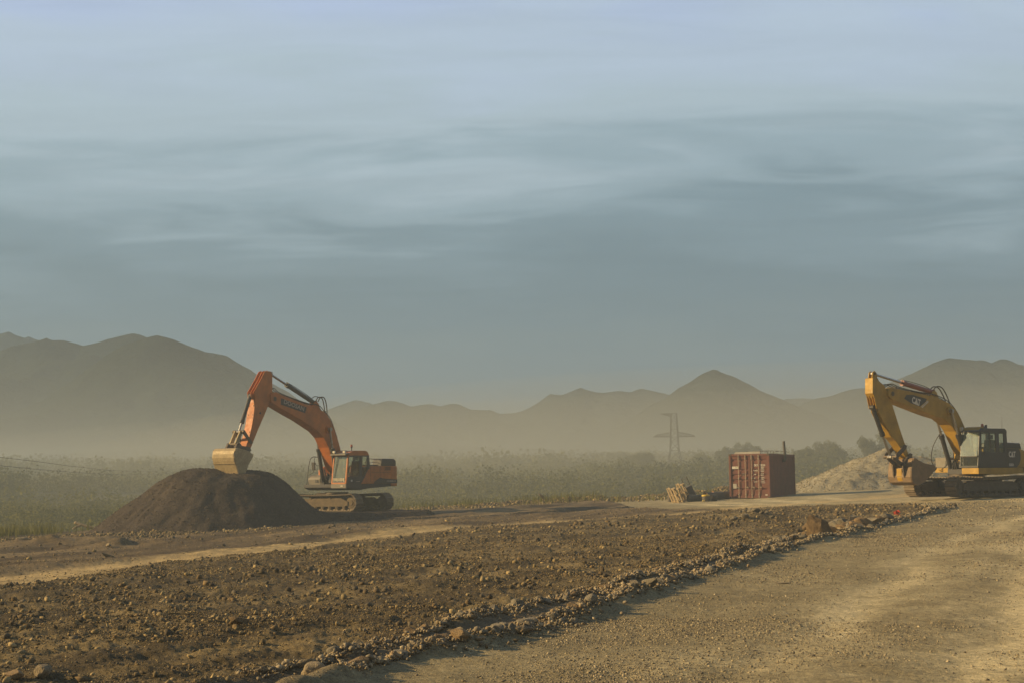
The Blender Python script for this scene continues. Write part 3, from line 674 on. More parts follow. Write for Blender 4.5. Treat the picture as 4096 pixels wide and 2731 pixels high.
hill([(-620, 40), (-500, 45), (-414, 71.9), (-396, 85.3), (-377, 98.7), (-359, 112.1), (-341, 121.9), (-321, 127.5), (-313, 129.3), (-305, 127.6), (-300, 126.3), (-287, 120.0), (-279, 116.8), (-264, 112.8), (-251, 109.6), (-241, 103.3), (-229, 96.3), (-217, 89.3), (-159, 53.3), (-143, 43.2), (-126, 33.2), (-112, 27.5), (-80, 20), (-40, 16)], 1250, seed=4)
hill([(-320, 18), (-180, 22), (-109, 23.3), (-83, 23.0), (-58, 22.5), (-47, 21.6), (-25, 20.2), (3, 18.2), (80, 15), (200, 10)], 900, seed=5, rough=.3)
hill([(-460, 70), (-385, 112.1), (-351, 134.3), (-320, 145.2), (-300, 151.2), (-289, 150.5), (-272, 146.1), (-244, 130.2), (-187, 104.1), (-100, 80)], 2700, seed=6)
hill([(-330, 30), (-264, 66.6), (-233, 86.0), (-212, 99.3), (-187, 108.5), (-174, 111.4), (-157, 108.1), (-143, 101.6), (-122, 105.6), (-101, 102.2), (-86, 106.2), (-76, 105.0), (-59, 96.4), (-32, 96.1), (-19, 90.7), (-1, 90.5), (18, 95.5), (33, 103.7), (52, 117.1), (69, 115.8), (96, 126.6), (113, 119.5), (130, 118.2), (149, 121.1), (167, 118.8), (182, 123.9), (197, 120.5), (216, 116.1), (238, 108.5), (280, 89.2), (400, 60)], 2000, seed=7)
hill([(60, 30), (103, 48.7), (125, 64.4), (139, 70.0), (152, 80.8), (161, 85.1), (174, 92.9), (184, 96.7), (189, 95.7), (193, 93.4), (202, 90.4), (212, 85.2), (225, 77.7), (240, 71.7), (252, 66.5), (261, 62.0), (285, 50.8), (306, 44.8), (360, 32), (420, 20)], 1300, seed=8)
hill([(440, 110), (489, 134.0), (540, 149.0), (568, 150.3), (596, 146.8), (646, 132.1), (720, 110)], 2800, seed=9)
hill([(240, 50), (306, 66.3), (321, 76.8), (341, 84.6), (360, 88.0), (378, 94.0), (400, 97.0), (420, 99.8), (434, 105.0), (456, 114.6), (475, 123.4), (493, 128.9), (507, 127.5), (523, 125.5), (532, 125.9), (540, 122.2), (550, 126.9), (557, 127.2), (566, 123.2), (573, 120.0), (589, 118.4), (621, 107.2), (674, 94.0), (900, 80)], 1600, seed=10)
# ------------------------------------------------------------------ woods
lm, nt, out_ = newmat('leaf')
at_ = nd(nt, 'ShaderNodeAttribute', attribute_name='tint'); c = mixc(nt, at_.outputs['Fac'], (.088, .092, .024), (.200, .190, .055))
df = nd(nt, 'ShaderNodeBsdfDiffuse'); nt.links.new(c, df.inputs[0]); tl_ = nd(nt, 'ShaderNodeBsdfTranslucent'); nt.links.new(c, tl_.inputs[0])
ms = nd(nt, 'ShaderNodeMixShader'); ms.inputs[0].default_value = .3; nt.links.new(df.outputs[0], ms.inputs[1]); nt.links.new(tl_.outputs[0], ms.inputs[2]); nt.links.new(ms.outputs[0], out_.inputs[0])
def leaf_cloud(cx, cy, cz, rx_, rz_, per, ls, seed, tint0):
    """leaf-sized faces through each bush's volume; all inputs are arrays, one entry per bush"""
    r = np.random.default_rng(seed); n = len(cx); N_ = n * per; idx = np.repeat(np.arange(n), per)
    d = r.normal(size=(N_, 3)); d /= np.linalg.norm(d, axis=1)[:, None]; rad = r.uniform(.25, .92, N_) ** .6
    lob = 1 + .22 * np.sin(d[:, 0] * 5 + idx * 1.7) * np.sin(d[:, 1] * 4 + idx * .9) + .1 * np.sin(d[:, 2] * 7 + idx)
    c_ = np.stack([cx[idx], cy[idx], cz[idx]], -1) + d * (rad * lob)[:, None] * np.stack([rx_[idx], rx_[idx], rz_[idx]], -1)
    a = r.normal(size=(N_, 3)); a /= np.linalg.norm(a, axis=1)[:, None]; b_ = np.cross(a, r.normal(size=(N_, 3))); b_ /= np.linalg.norm(b_, axis=1)[:, None]
    s = (ls[idx] * r.uniform(.5, 1.2, N_))[:, None]; a = a * s; b_ = b_ * s * .7
    v = np.stack([c_ - a, c_ + b_, c_ + a, c_ - b_], 1).reshape(-1, 3); f = np.arange(N_ * 4).reshape(-1, 4)
    t = np.clip(tint0[idx] + r.normal(0, .16, N_), 0, 1); return v, f, np.repeat(t, 4)
def bush_field(n, r0_, r1_, seed, keep, rx0, rx1, ratio, per, ls):
    x, y, rad = wedge(n, r0_, r1_, seed, 25); k_ = keep(x, y); x, y = x[k_], y[k_]; r = np.random.default_rng(seed + 1)
    sz = r.uniform(rx0, rx1, len(x)) * (1 + .35 * fbm(x, y, 30, 2, 3)); z = ground(x, y, False) + sz * ratio * .55
    tint = np.clip(.45 + .9 * fbm(x, y, 22, 3, 6) + r.normal(0, .14, len(x)), .03, .97)
    return leaf_cloud(x, y, z, sz, sz * ratio, per, np.full(len(x), ls) * sz / rx1, seed + 2, tint)
outk = lambda x, y: (y - np.interp(x, EDX, EDY)) > 9
def thin(x, y): return outk(x, y) & (fbm(x, y, 26, 3, 1) > -.28)
bs = [bush_field(2800, 90, 190, 101, thin, .8, 1.9, .85, 150, .16),
      bush_field(4200, 180, 380, 102, thin, 1.5, 3.0, .85, 110, .28),
      bush_field(3600, 360, 760, 103, thin, 2.6, 5.0, .8, 80, .55),
      bush_field(3600, 740, 1150, 104, outk, 4.0, 6, .45, 90, .7)]
V, F, T = [], [], []; b0 = 0
for v, f, t in bs: V.append(v); F.append(f + b0); T.append(t); b0 += len(v)
tag(np_mesh('woodland', np.concatenate(V), np.concatenate(F), lm, tint=np.concatenate(T)), kind='stuff')
def tree(x, y, h, w, label, group, seed, tint=.45):
    r = random.Random(seed); z = gz(x, y); t = empty('tree', (x, y, z)); tag(t, label, 'tree', group)
    mb = MB(); lean = r.uniform(-.3, .3); pts = [(0, 0, -.3), (lean * .3, .05, h * .3), (lean, .1, h * .62)]
    mb.tube(pts[0], pts[1], .05 * h * .5, .04 * h * .5, 8, False).tube(pts[1], pts[2], .04 * h * .5, .02 * h * .5, 8)
    cs = []
    for q in range(7):
        a = r.uniform(0, 6.28); rr_ = r.uniform(.2, .62) * w; zz_ = h * r.uniform(.38, .86); e = (lean + math.cos(a) * rr_, math.sin(a) * rr_, zz_)
        mb.tube((lean * .5, .05, h * r.uniform(.28, .5)), e, .035 * w * .4, .012 * w * .4, 5); cs.append(e)
    cs.append((lean, 0, h * .82)); mb.build('trunk', M['bark'], t)
    ca = np.array(cs); k_ = len(ca); rg = np.random.default_rng(seed)
    v, f, tt = leaf_cloud(ca[:, 0], ca[:, 1], ca[:, 2], rg.uniform(.28, .48, k_) * w, rg.uniform(.14, .24, k_) * h, 520, np.full(k_, .10 + .008 * h), seed, np.clip(rg.normal(tint, .15, k_), .05, .95))
    np_mesh('crown', v, f, lm, parent=t, tint=tt)
G1 = 'trees on the wooded rise behind the gravel heap'
L1 = 'hazy mid-height tree in the row on the wooded rise between container and gravel heap'
for q, (x, y, h, w) in enumerate([(1.55 * a_, 1.55 * b_, 1.25 * c_, 1.3 * d_) for a_, b_, c_, d_ in [(41.3, 158, 5.6, 3.0), (38.9, 158, 4.6, 2.4), (36.0, 160, 3.5, 2.2), (33.0, 160, 3.0, 1.8), (30.0, 162, 2.8, 2.0), (26.3, 160, 2.2, 1.7), (44.5, 166, 4.4, 2.6), (34.6, 168, 3.4, 2.0), (37.6, 170, 4.2, 2.4)]]):
    lab = {0: 'tallest broad hazy tree above the top of the gravel heap', 1: 'second tallest hazy tree, just left of the tallest one above the gravel heap', 5: 'smallest hazy tree at the low end of the wooded rise, nearest the container'}.get(q, L1)
    tree(x, y, h, w, lab, G1, 300 + q, .5)
G2 = 'trees between pylon and container'
for q, (x, y, h, w) in enumerate([(49.5, 300, 6.4, 3.4), (45.6, 305, 5.4, 3.0), (39.5, 300, 4.8, 3.4), (29, 320, 5.6, 4.0), (24, 315, 4.8, 3.2)]):
    lab = {0: 'round hazy tree directly left of the container roof, tallest there', 3: 'hazy broad tree left of the pylon foot'}.get(q, 'faint low tree in the hazy tree line near the pylon foot')
    tree(x, y, h, w, lab, G2, 400 + q, .45)
# tall weeds and grass on the left rim of the site
def grass(n, xr, seed, hmin, hmax, dens):
    r = np.random.default_rng(seed); x = r.uniform(*xr, n); y = np.interp(x, EDX, EDY) + r.normal(-2.0, 3.0, n)
    k_ = dens(x, y, r); x, y = x[k_], y[k_]; n = len(x); z = ground(x, y, False)
    h = r.uniform(hmin, hmax, n); a = r.uniform(0, 6.28, n); b_ = r.uniform(.05, .35, n) * h; w_ = .012 + .012 * r.random(n)
    dx, dy = np.cos(a), np.sin(a); o3 = np.stack([x, y, z], -1); side = np.stack([-dy * w_, dx * w_, 0 * w_], -1)
    m1 = o3 + np.stack([dx * b_ * .3, dy * b_ * .3, h * .6], -1); tp = o3 + np.stack([dx * b_, dy * b_, h], -1)
    v = np.stack([o3 - side, o3 + side, m1 + side * .8, m1 - side * .8, tp + side * .15, tp - side * .15], 1).reshape(-1, 3)
    k0 = np.arange(n)[:, None] * 6; f = np.concatenate([k0 + np.array([0, 1, 2, 3]), k0 + np.array([3, 2, 4, 5])]); return v, f, np.repeat(np.clip(r.normal(.75, .2, n), 0, 1), 6)
v1, f1, t1 = grass(12000, (-33, -19.5), 61, .12, .60, lambda x, y, r: r.random(len(x)) < np.clip(.0 + (-23.8 - x) * .25 + 1.1 * fbm(x, y, 1.4, 3, 2), .015, 1))
v2, f2, t2 = grass(6000, (-26, 14), 62, .12, .55, lambda x, y, r: fbm(x, y, 2.5, 3, 4) > .05)
tag(np_mesh('tall_grass', np.concatenate([v1, v2]), np.concatenate([f1, f2 + len(v1)]), lm, tint=np.concatenate([t1, t2])), kind='stuff')
# ------------------------------------------------------------------ pylons and wires
def pylon(x, y, zb_, H, s, rz, label, arm_side=-1):
    t = empty('pylon', (x, y, zb_), rz); tag(t, label, 'pylon', 'lattice pylons in the haze'); w = .135 * s
    def half(z):
        k_ = z / H
        return (.155 - .125 * (k_ / .62)) * H * .5 * 1.05 if k_ < .62 else (.030 * H * .5 + (.048 - .030) * H * .5) * 1.05
    mb = MB(); zs_ = [0, .14, .27, .40, .53, .64, .70, .80, .90, 1.0]
    def hw(k_):   # half width of the body at height fraction k_
        return H * np.interp(k_, [0, .2, .36, .55, .7, 1.0], [.165, .122, .087, .050, .047, .033])
    P_ = lambda k_, sx_, sy_: (sx_ * hw(k_), sy_ * hw(k_), k_ * H)
    for a, b_ in zip(zs_[:-1], zs_[1:]):
        for sx_ in (-1, 1):
            for sy_ in (-1, 1): mb.tube(P_(a, sx_, sy_), P_(b_, sx_, sy_), w, n=4, caps=False)
            for (p_, q_) in ((((-1, -1), (1, -1)),) if sx_ < 0 else (((-1, -1), (-1, 1)),)):
                mb.tube(P_(a, *p_), P_(b_, *q_), w * .55, n=4, caps=False); mb.tube(P_(a, *q_), P_(b_, *p_), w * .55, n=4, caps=False)
        for (p_, q_) in (((-1, -1), (1, -1)), ((-1, 1), (1, 1)), ((-1, -1), (-1, 1)), ((1, -1), (1, 1))): mb.tube(P_(b_, *p_), P_(b_, *q_), w * .42, n=4, caps=False)
    mb.build('body', M['lattice'], t)
    def arm(name, kz, L_, dep, sides):
        mb = MB()
        for sd in sides:
            for sy_ in (-1, 1):
                tip = (sd * L_, 0, kz * H); root = (sd * hw(kz), sy_ * hw(kz), kz * H); rtop = (sd * hw(kz), sy_ * hw(kz), kz * H + dep)
                mb.tube(root, tip, w * 1.1, n=4, caps=False)
                prev = Vector(root); pt = Vector(rtop); mid = Vector(rtop).lerp(Vector(tip), .8) + Vector((0, 0, dep * .22)) if dep > 0 else None
                if dep > 0: mb.tube(rtop, mid, w * .8, n=4, caps=False); mb.tube(mid, tip, w * .8, n=4, caps=False)
                else: mb.tube(rtop, tip, w * .8, n=4, caps=False)
                for q in range(1, 6):
                    k_ = q / 6; lo = Vector(root).lerp(Vector(tip), k_)
                    hi = (Vector(rtop).lerp(mid, k_ / .8) if k_ < .8 else mid.lerp(Vector(tip), (k_ - .8) / .2)) if dep > 0 else Vector(rtop).lerp(Vector(tip), k_)
                    mb.tube(lo, hi, w * .4, n=4, caps=False); mb.tube(prev, hi, w * .4, n=4, caps=False); prev = lo
        mb.build(name, M['lattice'], t)
    arm('crossarm', .705, H * .262, H * .055, (-1, 1)); arm('top_arm', .995, H * .165, -H * .035, (arm_side,))
pylon(38.0, 336, -2.0, 18.6, .95, .02, 'lattice pylon standing left of the container, seen whole above the trees')
pylon(157.5, 700, 2.0, 24.0, .8, .02, 'faintest lattice pylon, far off above the gravel heap trees', 1)
def wire(pts, label):
    mb = MB().hose(pts, .022, 5, 10); tag(mb.build('power_line', M['hose']), label, 'wire', 'power lines at the left edge')
wire([(-60, 95, 6.6), (-43.2, 120, 4.05), (-46, 150, 3.55), (-52, 190, 3.4), (-60, 250, 4.0), (-66, 330, 6.5)], 'upper thin wire sagging into the haze at the left edge')
wire([(-60, 95, 5.8), (-43.2, 120, 3.35), (-46, 150, 2.95), (-50, 185, 2.85), (-56, 230, 3.3), (-62, 300, 5.2)], 'lower thin wire sagging into the haze at the left edge')
# ------------------------------------------------------------------ excavators (local axes: x forward, y left, z up)
def xprism(mb, pts, x0, x1):   # profile in (y, z) pushed along x
    t = MB().prism(pts, x0, x1); return mb.add([(b, a, c) for a, b, c in t.v], t.f)
def zprism(mb, pts, z0, z1):   # profile in (x, y) pushed along z
    t = MB().prism(pts, z0, z1); return mb.add([(a, c, b) for a, b, c in t.v], t.f)
def ram(root, name, p0, p1, frac, rb, rr_, mb_, y=0.0, rodm=None, collar=True):
    a, b = Vector((p0[0], y, p0[1])), Vector((p1[0], y, p1[1])); m = a.lerp(b, frac); d = (b - a).normalized()
    k = MB().tube(a, m, rb, n=16).tube(a - Vector((0, rb * 1.1, 0)), a + Vector((0, rb * 1.1, 0)), rb * 1.05, n=12)
    if collar: k.tube(m - d * .16, m, rb * 1.22, n=16)
    o = k.build(name, mb_, root, smooth=False)
    MB().tube(m, b, rr_, n=12).tube(b - Vector((0, rr_ * 1.9, 0)), b + Vector((0, rr_ * 1.9, 0)), rr_ * 1.7, n=12).build('rod', rodm or M['chrome'], o)
    hp = [a + d * .05 + Vector((0, 0, rb)), a.lerp(m, .3) + Vector((0, 0, rb * 1.5)), a.lerp(m, .8) + Vector((0, 0, rb * 1.4)), m + Vector((0, 0, rb))]
    MB().hose(hp, .016, 6, 4).build('hose', M['hose'], o)
    return o
def crawler(root, rel, L, r, gauge, sw, mt, mf, shift=0.0):
    zc = r + .05
    car = MB(); car.box((0, 0, zc + .12), (1.5, gauge - sw * .5, .34))
    for sx_ in (-1, 1):
        for sy_ in (-1, 1): car.box((sx_ * .62, sy_ * gauge * .34, zc + .1), (.42, gauge * .36, .30), (0, 0, sx_ * sy_ * .35))
    o = car.build('carbody', M['dark'], root, .03); o.rotation_euler = (0, 0, rel); o.location = (shift * math.cos(rel), shift * math.sin(rel), 0)
    o = MB().tube((0, 0, zc + .27), (0, 0, zc + .53), .62, n=36).tube((0, 0, zc + .36), (0, 0, zc + .44), .70, n=36).build('slew_ring', M['steel'], root)
    per = 4 * L + 2 * math.pi * r; n = round(per / .19); p_ = per / n
    def path(s):
        s %= per
        if s < 2 * L: return -L + s, 0.0, -math.pi / 2 * 0, s, 'b'
        return None
    for sg in (-1, 1):
        y0 = sg * gauge / 2; mb = MB(); fr = MB()
        for q in range(n):
            s = (q + .3) * p_ % per
            if s < 2 * L: x, z, th = -L + s, -r, 0.0
            elif s < 2 * L + math.pi * r: a = (s - 2 * L) / r; x, z, th = L + r * math.sin(a), -r * math.cos(a), a
            elif s < 4 * L + math.pi * r: k_ = s - 2 * L - math.pi * r; x, z, th = L - k_, r - .05 * math.sin(math.pi * k_ / (2 * L)) , math.pi
            else: a = (s - 4 * L - math.pi * r) / r; x, z, th = -L - r * math.sin(a), r * math.cos(a), math.pi + a
            rot = Matrix.Rotation(-th, 3, 'Y'); c = Vector((x, y0, z + zc))
            mb.box(c, (p_ * .95, sw, .028), rot)
            for g_ in (-.32, .34): mb.box(c + rot @ Vector((p_ * g_, 0, -.03)), (.018, sw, .045), rot)
            for w_ in (-.09, .09): mb.box(c + rot @ Vector((0, w_, .055)), (p_ * .8, .04, .085), rot)
        o = mb.build('crawler_track', mt, root); o.rotation_euler = (0, 0, rel); o.location = (shift * math.cos(rel), shift * math.sin(rel), 0)
        fr.prism([(-L + .38, zc + .12), (L - .50, zc + .17), (L - .20, zc + .05), (L - .20, zc - .14), (L - .5, zc - .20), (-L + .45, zc - .22), (-L + .30, zc - .1)], y0 - .17, y0 + .17)
        fr.prism([(-L + .5, zc + .11), (-L + .6, zc + .20), (L - .7, zc + .24), (L - .55, zc + .16)], y0 - .12, y0 + .12)
        for bx_ in (-.2, .55): fr.box((bx_, y0 + .175, zc - .02), (.5, .02, .03)); fr.box((bx_, y0 - .175, zc - .02), (.5, .02, .03))
        o = fr.build('track_frame', mf, root, .015); o.rotation_euler = (0, 0, rel); o.location = (shift * math.cos(rel), shift * math.sin(rel), 0)
        for q in range(8):
            x = -L + .45 + q * (2 * L - .9) / 7; MB().tube((x, y0 - .19, zc - r + .17), (x, y0 + .19, zc - r + .17), .095, n=14).tube((x, y0 - .21, zc - r + .17), (x, y0 + .21, zc - r + .17), .045, n=8).build('track_roller', mf, o)
        for x in (-.6, .7): MB().tube((x, y0 - .15, zc + r - .16), (x, y0 + .15, zc + r - .16), .075, n=12).box((x, y0, zc + .2), (.1, .1, .2)).build('carrier_roller', mf, o)
        idl = MB().tube((L, y0 - .11, zc), (L, y0 + .11, zc), r - .09, n=28).tube((L, y0 - .16, zc), (L, y0 + .16, zc), .13, n=14).tube((L, y0 - .13, zc), (L, y0 + .13, zc), r - .18, n=28)
        o = idl.build('idler', mf, root, .01); o.rotation_euler = (0, 0, rel); o.location = (shift * math.cos(rel), shift * math.sin(rel), 0)
        sp = MB().tube((-L, y0 - .05, zc), (-L, y0 + .05, zc), r - .13, n=28).tube((-L, y0 - .2, zc), (-L, y0 + .2, zc), .2, n=18).tube((-L, y0 - .14, zc), (-L, y0 + .14, zc), .28, n=18)
        for q in range(21):
            a = q * 2 * math.pi / 21; sp.box((-L + math.cos(a) * (r - .10), y0, zc + math.sin(a) * (r - .10)), (.10, .09, .05), (0, -a, 0))
        o = sp.build('sprocket', mf, root); o.rotation_euler = (0, 0, rel); o.location = (shift * math.cos(rel), shift * math.sin(rel), 0)
def pins(root, lst, m, w):
    mb = MB()
    for (x, z, r_) in lst: mb.tube((x, -w, z), (x, w, z), r_, n=18).tube((x, -w - .015, z), (x, w + .015, z), r_ * .6, n=14)
    return mb.build('pivot_pin', m, root)
def bucket(root, side, shell, w, m, ears, lip, tdir, nt_, wear):
    mb = MB(); h = w / 2
    for sg in (-1, 1): mb.prism(side, sg * h, sg * (h - .035))
    P_ = [Vector((a, 0, b)) for a, b in shell]
    inner = []
    for i, p_ in enumerate(P_):
        d = (P_[min(i + 1, len(P_) - 1)] - P_[max(i - 1, 0)]).normalized(); nrm = Vector((-d.z, 0, d.x)); c = Vector((sum(a for a, b in side) / len(side), 0, sum(b for a, b in side) / len(side)))
        if (c - p_).dot(nrm) < 0: nrm = -nrm
        inner.append(p_ + nrm * .04)
    poly = [(p_.x, p_.z) for p_ in P_] + [(p_.x, p_.z) for p_ in inner[::-1]]
    mb.prism(poly, -h + .036, h - .036)
    o = mb.build('bucket', m, root, .012)
    if wear:
        for i in wear:
            a, b = P_[i], P_[i + 1]; d = (b - a).normalized(); out = (a - inner[i]).normalized()
            t = MB(); t.box(a.lerp(b, .5) + out * .011, (.022, w * .985, .05), Matrix((out, Vector((0, 1, 0)), out.cross(Vector((0, 1, 0))))).transposed()); t.build('wear_strip', m, o)
    e = MB()
    for y in ears[1]: e.prism(ears[0], y - .03, y + .03)
    e.build('bracket', M['steel'], o, .01)
    for q in range(nt_):
        y = -h + .1 + q * (w - .2) / (nt_ - 1); b0_ = Vector((lip[0], y, lip[1])); d = Vector((tdir[0], 0, tdir[1])).normalized()
        t = MB(); n_ = Vector((-d.z, 0, d.x)); vs = []
        for k_, (wd, th) in ((0, (.055, .045)), (.12, (.05, .04)), (.27, (.035, .010))):
            for sy_, sz_ in ((-1, -1), (1, -1), (1, 1), (-1, 1)): vs.append(b0_ + d * k_ + Vector((0, sy_ * wd, 0)) + n_ * sz_ * th)
        fs = [(0, 1, 2, 3), (8, 11, 10, 9)] + [(r_ * 4 + i, r_ * 4 + 4 + i, r_ * 4 + 4 + (i + 1) % 4, r_ * 4 + (i + 1) % 4) for r_ in (0, 1) for i in range(4)]
        t.add(vs, fs).build('tooth', M['steel'], o)
    return o
def pane(mb, quad):   # thin pane from a 3-D quad
    a, b, c, d = [Vector(q) for q in quad]; n = (b - a).cross(d - a).normalized() * .004
    vs = [a - n, b - n, c - n, d - n, a + n, b + n, c + n, d + n]
    return mb.add(vs, [(0, 3, 2, 1), (4, 5, 6, 7), (0, 1, 5, 4), (1, 2, 6, 5), (2, 3, 7, 6), (3, 0, 4, 7)])
def seat(cab, x, y, z):
    mb = MB().box((x, y, z), (.5, .5, .16)).box((x - .26, y, z + .38), (.14, .48, .68), (0, -.18, 0)).box((x - .36, y, z + .84), (.10, .28, .2), (0, -.18, 0)).box((x + .05, y - .32, z + .2), (.4, .09, .3)).box((x + .05, y + .32, z + .2), (.4, .09, .3))
    mb.build('seat', M['seat'], cab, .04)
    MB().hose([(x + .55, y, z - .2), (x + .48, y, z + .2), (x + .45, y, z + .35)], .03).box((x + .44, y, z + .36), (.2, .42, .05), (0, .3, 0)).build('console', M['dark'], cab, .01)

# ---- orange excavator by the soil mound
DO = (-9.425, 76.127, .14); DH = math.pi + R(58)
D = empty('excavator', DO, DH); tag(D, 'orange excavator on dark spoil, resting its worn bucket on the soil mound', 'excavator', 'crawler excavators')
crawler(D, R(-32) - DH, 2.12, .42, 2.62, .62, M['track'], M['mud'])
bw = .33
boomD = MB().prism([(5.60, 5.93), (5.48, 6.06), (5.19, 6.08), (4.69, 5.94), (3.83, 5.75), (2.96, 5.56), (2.42, 5.48), (2.06, 5.39), (1.52, 5.24), (1.2, 5.08), (.88, 4.76), (.55, 4.24), (.23, 3.6), (-.01, 3.01), (-.14, 2.3), (-.12, 2.0), (.06, 1.85), (.28, 1.92), (.45, 2.12), (.62, 2.42), (.79, 2.75), (1.06, 3.35), (1.48, 3.87), (1.95, 4.2), (2.69, 4.50), (3.31, 4.75), (4.17, 5.04), (5.19, 5.41), (5.56, 5.56)], -bw, bw)
for sg in (-1, 1):
    boomD.prism([(1.5, 5.2), (1.65, 5.62), (1.85, 5.78), (2.02, 5.72), (2.2, 5.40)], sg * .13 - .02, sg * .13 + .02)
    boomD.tube((1.16, sg * .33, 4.3), (1.16, sg * .40, 4.3), .20, n=18)
bo = boomD.build('boom', M['orange'], D, .014)
MB().prism([(4.86, 5.80), (2.86, 5.40), (2.98, 5.10), (4.86, 5.47)], bw + .001, bw + .004).build('decal', M['cabdark'], bo)
text('lettering', 'DOOSAN', .30, (4.66, bw + .006, 5.545), (-1.55, 0, -.335), (0, 1, 0), M['paleletters'], bo, .002, .008, sx=1.26)
hs = MB()
for y in (-.12, .06, .2): hs.hose([(.2, y, 3.85), (.75, y, 4.85), (1.25, y, 5.22), (1.75, y, 5.55), (2.6, y, 5.62), (3.9, y, 5.86), (4.9, y, 6.10), (5.25, y, 6.28), (5.5, y, 6.15)], .022, 6, 4)
for y in (-.05, .12): hs.hose([(1.7, y, 5.75), (1.5, y, 5.98), (1.18, y, 5.95), (1.0, y, 5.55), (.95, y, 5.0)], .03, 7, 5)
hs.hose([(2.4, .12, 5.75), (2.0, .12, 6.0), (1.6, .12, 5.98)], .02, 6)
for x, z in ((1.3, 5.22), (2.6, 5.58), (3.9, 5.80), (4.9, 6.02)): hs.box((x, .05, z), (.07, .5, .09))
hs.build('hose', M['hose'], bo)
stk = MB().prism([(5.49, 7.12), (5.70, 7.12), (5.91, 7.01), (6.11, 6.68), (6.42, 6.31), (6.67, 5.95), (6.62, 5.66), (6.67, 5.4), (6.74, 4.91), (6.86, 4.39), (7.06, 3.76), (7.32, 3.28), (7.32, 3.10), (7.18, 3.0), (7.04, 3.08), (6.45, 4.12), (5.95, 4.93), (5.59, 5.54), (5.38, 6.05), (5.39, 6.96)], -.23, .23)
for y in (-.2, 0.02, .2): stk.prism([(5.75, 7.16), (5.95, 7.08), (6.18, 6.74), (6.46, 6.38), (6.76, 6.0), (6.66, 5.85), (6.1, 6.6), (5.7, 7.0)], y - .02, y + .02)
for y in (-.1, .1): stk.prism([(6.45, 6.1), (6.85, 5.95), (6.82, 5.76), (6.5, 5.66)], y - .02, y + .02)
so_ = stk.build('stick', M['orange'], D, .012)
mb = MB()
for z_, x_ in ((4.9, 6.74), (4.75, 6.76), (5.35, 6.68), (4.05, 6.96)):
    for y in (-.12, .16): mb.tube((x_ - .01, y, z_), (x_ + .025, y, z_), .022, n=8)
mb.tube((6.28, .22, 5.0), (6.28, .245, 5.0), .06, n=10); mb.build('bolt', M['dark'], so_)
pins(D, [(5.30, 5.74, .11), (.14, 2.05, .15)], M['steel'], .345); pins(D, [(7.18, 3.13, .11)], M['steel'], .30)
ram(D, 'stick_cylinder', (1.86, 5.68), (5.32, 7.02), .635, .115, .062, M['dark'])
for y in (-.47, .47): ram(D, 'boom_cylinder', (.56, 1.46), (1.16, 4.3), .645, .105, .058, M['dark'], y)
ram(D, 'bucket_cylinder', (6.74, 5.86), (7.55, 4.04), .76, .095, .055, M['dark'])
side = [(8.58, 3.15), (8.35, 3.23), (7.64, 3.09), (7.30, 2.92), (7.34, 2.78), (7.66, 2.4), (7.80, 2.08), (7.84, 1.7), (8.16, 1.62), (8.30, 1.92), (8.49, 2.4), (8.64, 2.77)]
shell = [(7.46, 3.06), (7.9, 3.16), (8.35, 3.24), (8.50, 3.21), (8.60, 3.10), (8.65, 2.95), (8.645, 2.77), (8.60, 2.6), (8.50, 2.4), (8.40, 2.15), (8.30, 1.9), (8.16, 1.58)]
bD = bucket(D, side, shell, 1.46, M['bucketworn'], ([(7.02, 3.12), (7.12, 3.30), (7.7, 3.36), (7.86, 3.52), (8.02, 3.46), (8.2, 3.18), (7.3, 3.0)], (-.32, -.26, .26, .32)), (8.17, 1.66), (-.35, -1), 5, (7, 9))
for y in (-.30, .30): MB().prism([(6.88, 3.50), (7.02, 3.46), (7.62, 3.98), (7.62, 4.12), (7.48, 4.12)], y - .03, y + .03).build('tilt_link', M['steel'], D, .01)
for y in (-.17, .17): MB().prism([(7.46, 4.10), (7.66, 4.10), (8.02, 3.48), (7.96, 3.34), (7.82, 3.38)], y - .045, y + .045).build('bucket_link', M['bucketworn'], D, .015)
pins(D, [(7.55, 4.04, .085), (7.92, 3.43, .08)], M['steel'], .36)
# house
MB().prism([(1.0, 1.24), (1.0, 1.42), (-3.3, 1.44), (-3.4, 1.30), (-.8, 1.18), (-.2, 1.10), (.6, 1.12)], -1.42, 1.44).build('deck', M['dark'], D, .02)
cwt = MB(); zprism(cwt, [(-2.85, -1.49), (-2.85, 1.49), (-3.35, 1.49), (-3.56, 1.30), (-3.66, .85), (-3.70, 0), (-3.66, -.85), (-3.56, -1.30), (-3.35, -1.49)], 1.28, 2.38)
cwt.build('counterweight', M['orange'], D, .06, seg=3)
eng = MB().prism([(-.95, 2.37), (-.58, 1.87), (-.22, 1.46), (-.22, 1.43), (-2.846, 1.43), (-2.846, 2.37)], -1.46, 1.48).build('engine_housing', M['orange'], D, .03)
MB().prism([(-1.25, 1.435), (-1.42, 1.58), (-1.62, 1.66), (-1.85, 1.75), (-2.1, 1.70), (-2.84, 1.66), (-3.36, 1.64), (-3.36, 1.435)], 1.491, 1.495).build('decal', M['cabdark'], eng)
text('lettering', 'DX300LCA', .125, (-2.42, 1.4975, 1.515), (-1, 0, 0.0), (0, 1, 0), M['paleletters'], eng, .002, .002, sx=1.35)
v_ = MB()
for q in range(5):
    for k_ in range(14): v_.box((-2.30 - k_ * .036, 1.485, 2.16 + q * .038), (.020, .012, .022))
v_.build('vent', M['dark'], eng)
ln = MB()
for x in (-1.02, -1.85, -2.2): ln.box((x, 1.481, 1.92), (.012, .006, .84))
ln.box((-1.95, 1.481, 2.02), (1.7, .006, .010)); ln.build('panel_seam', M['dark'], eng)
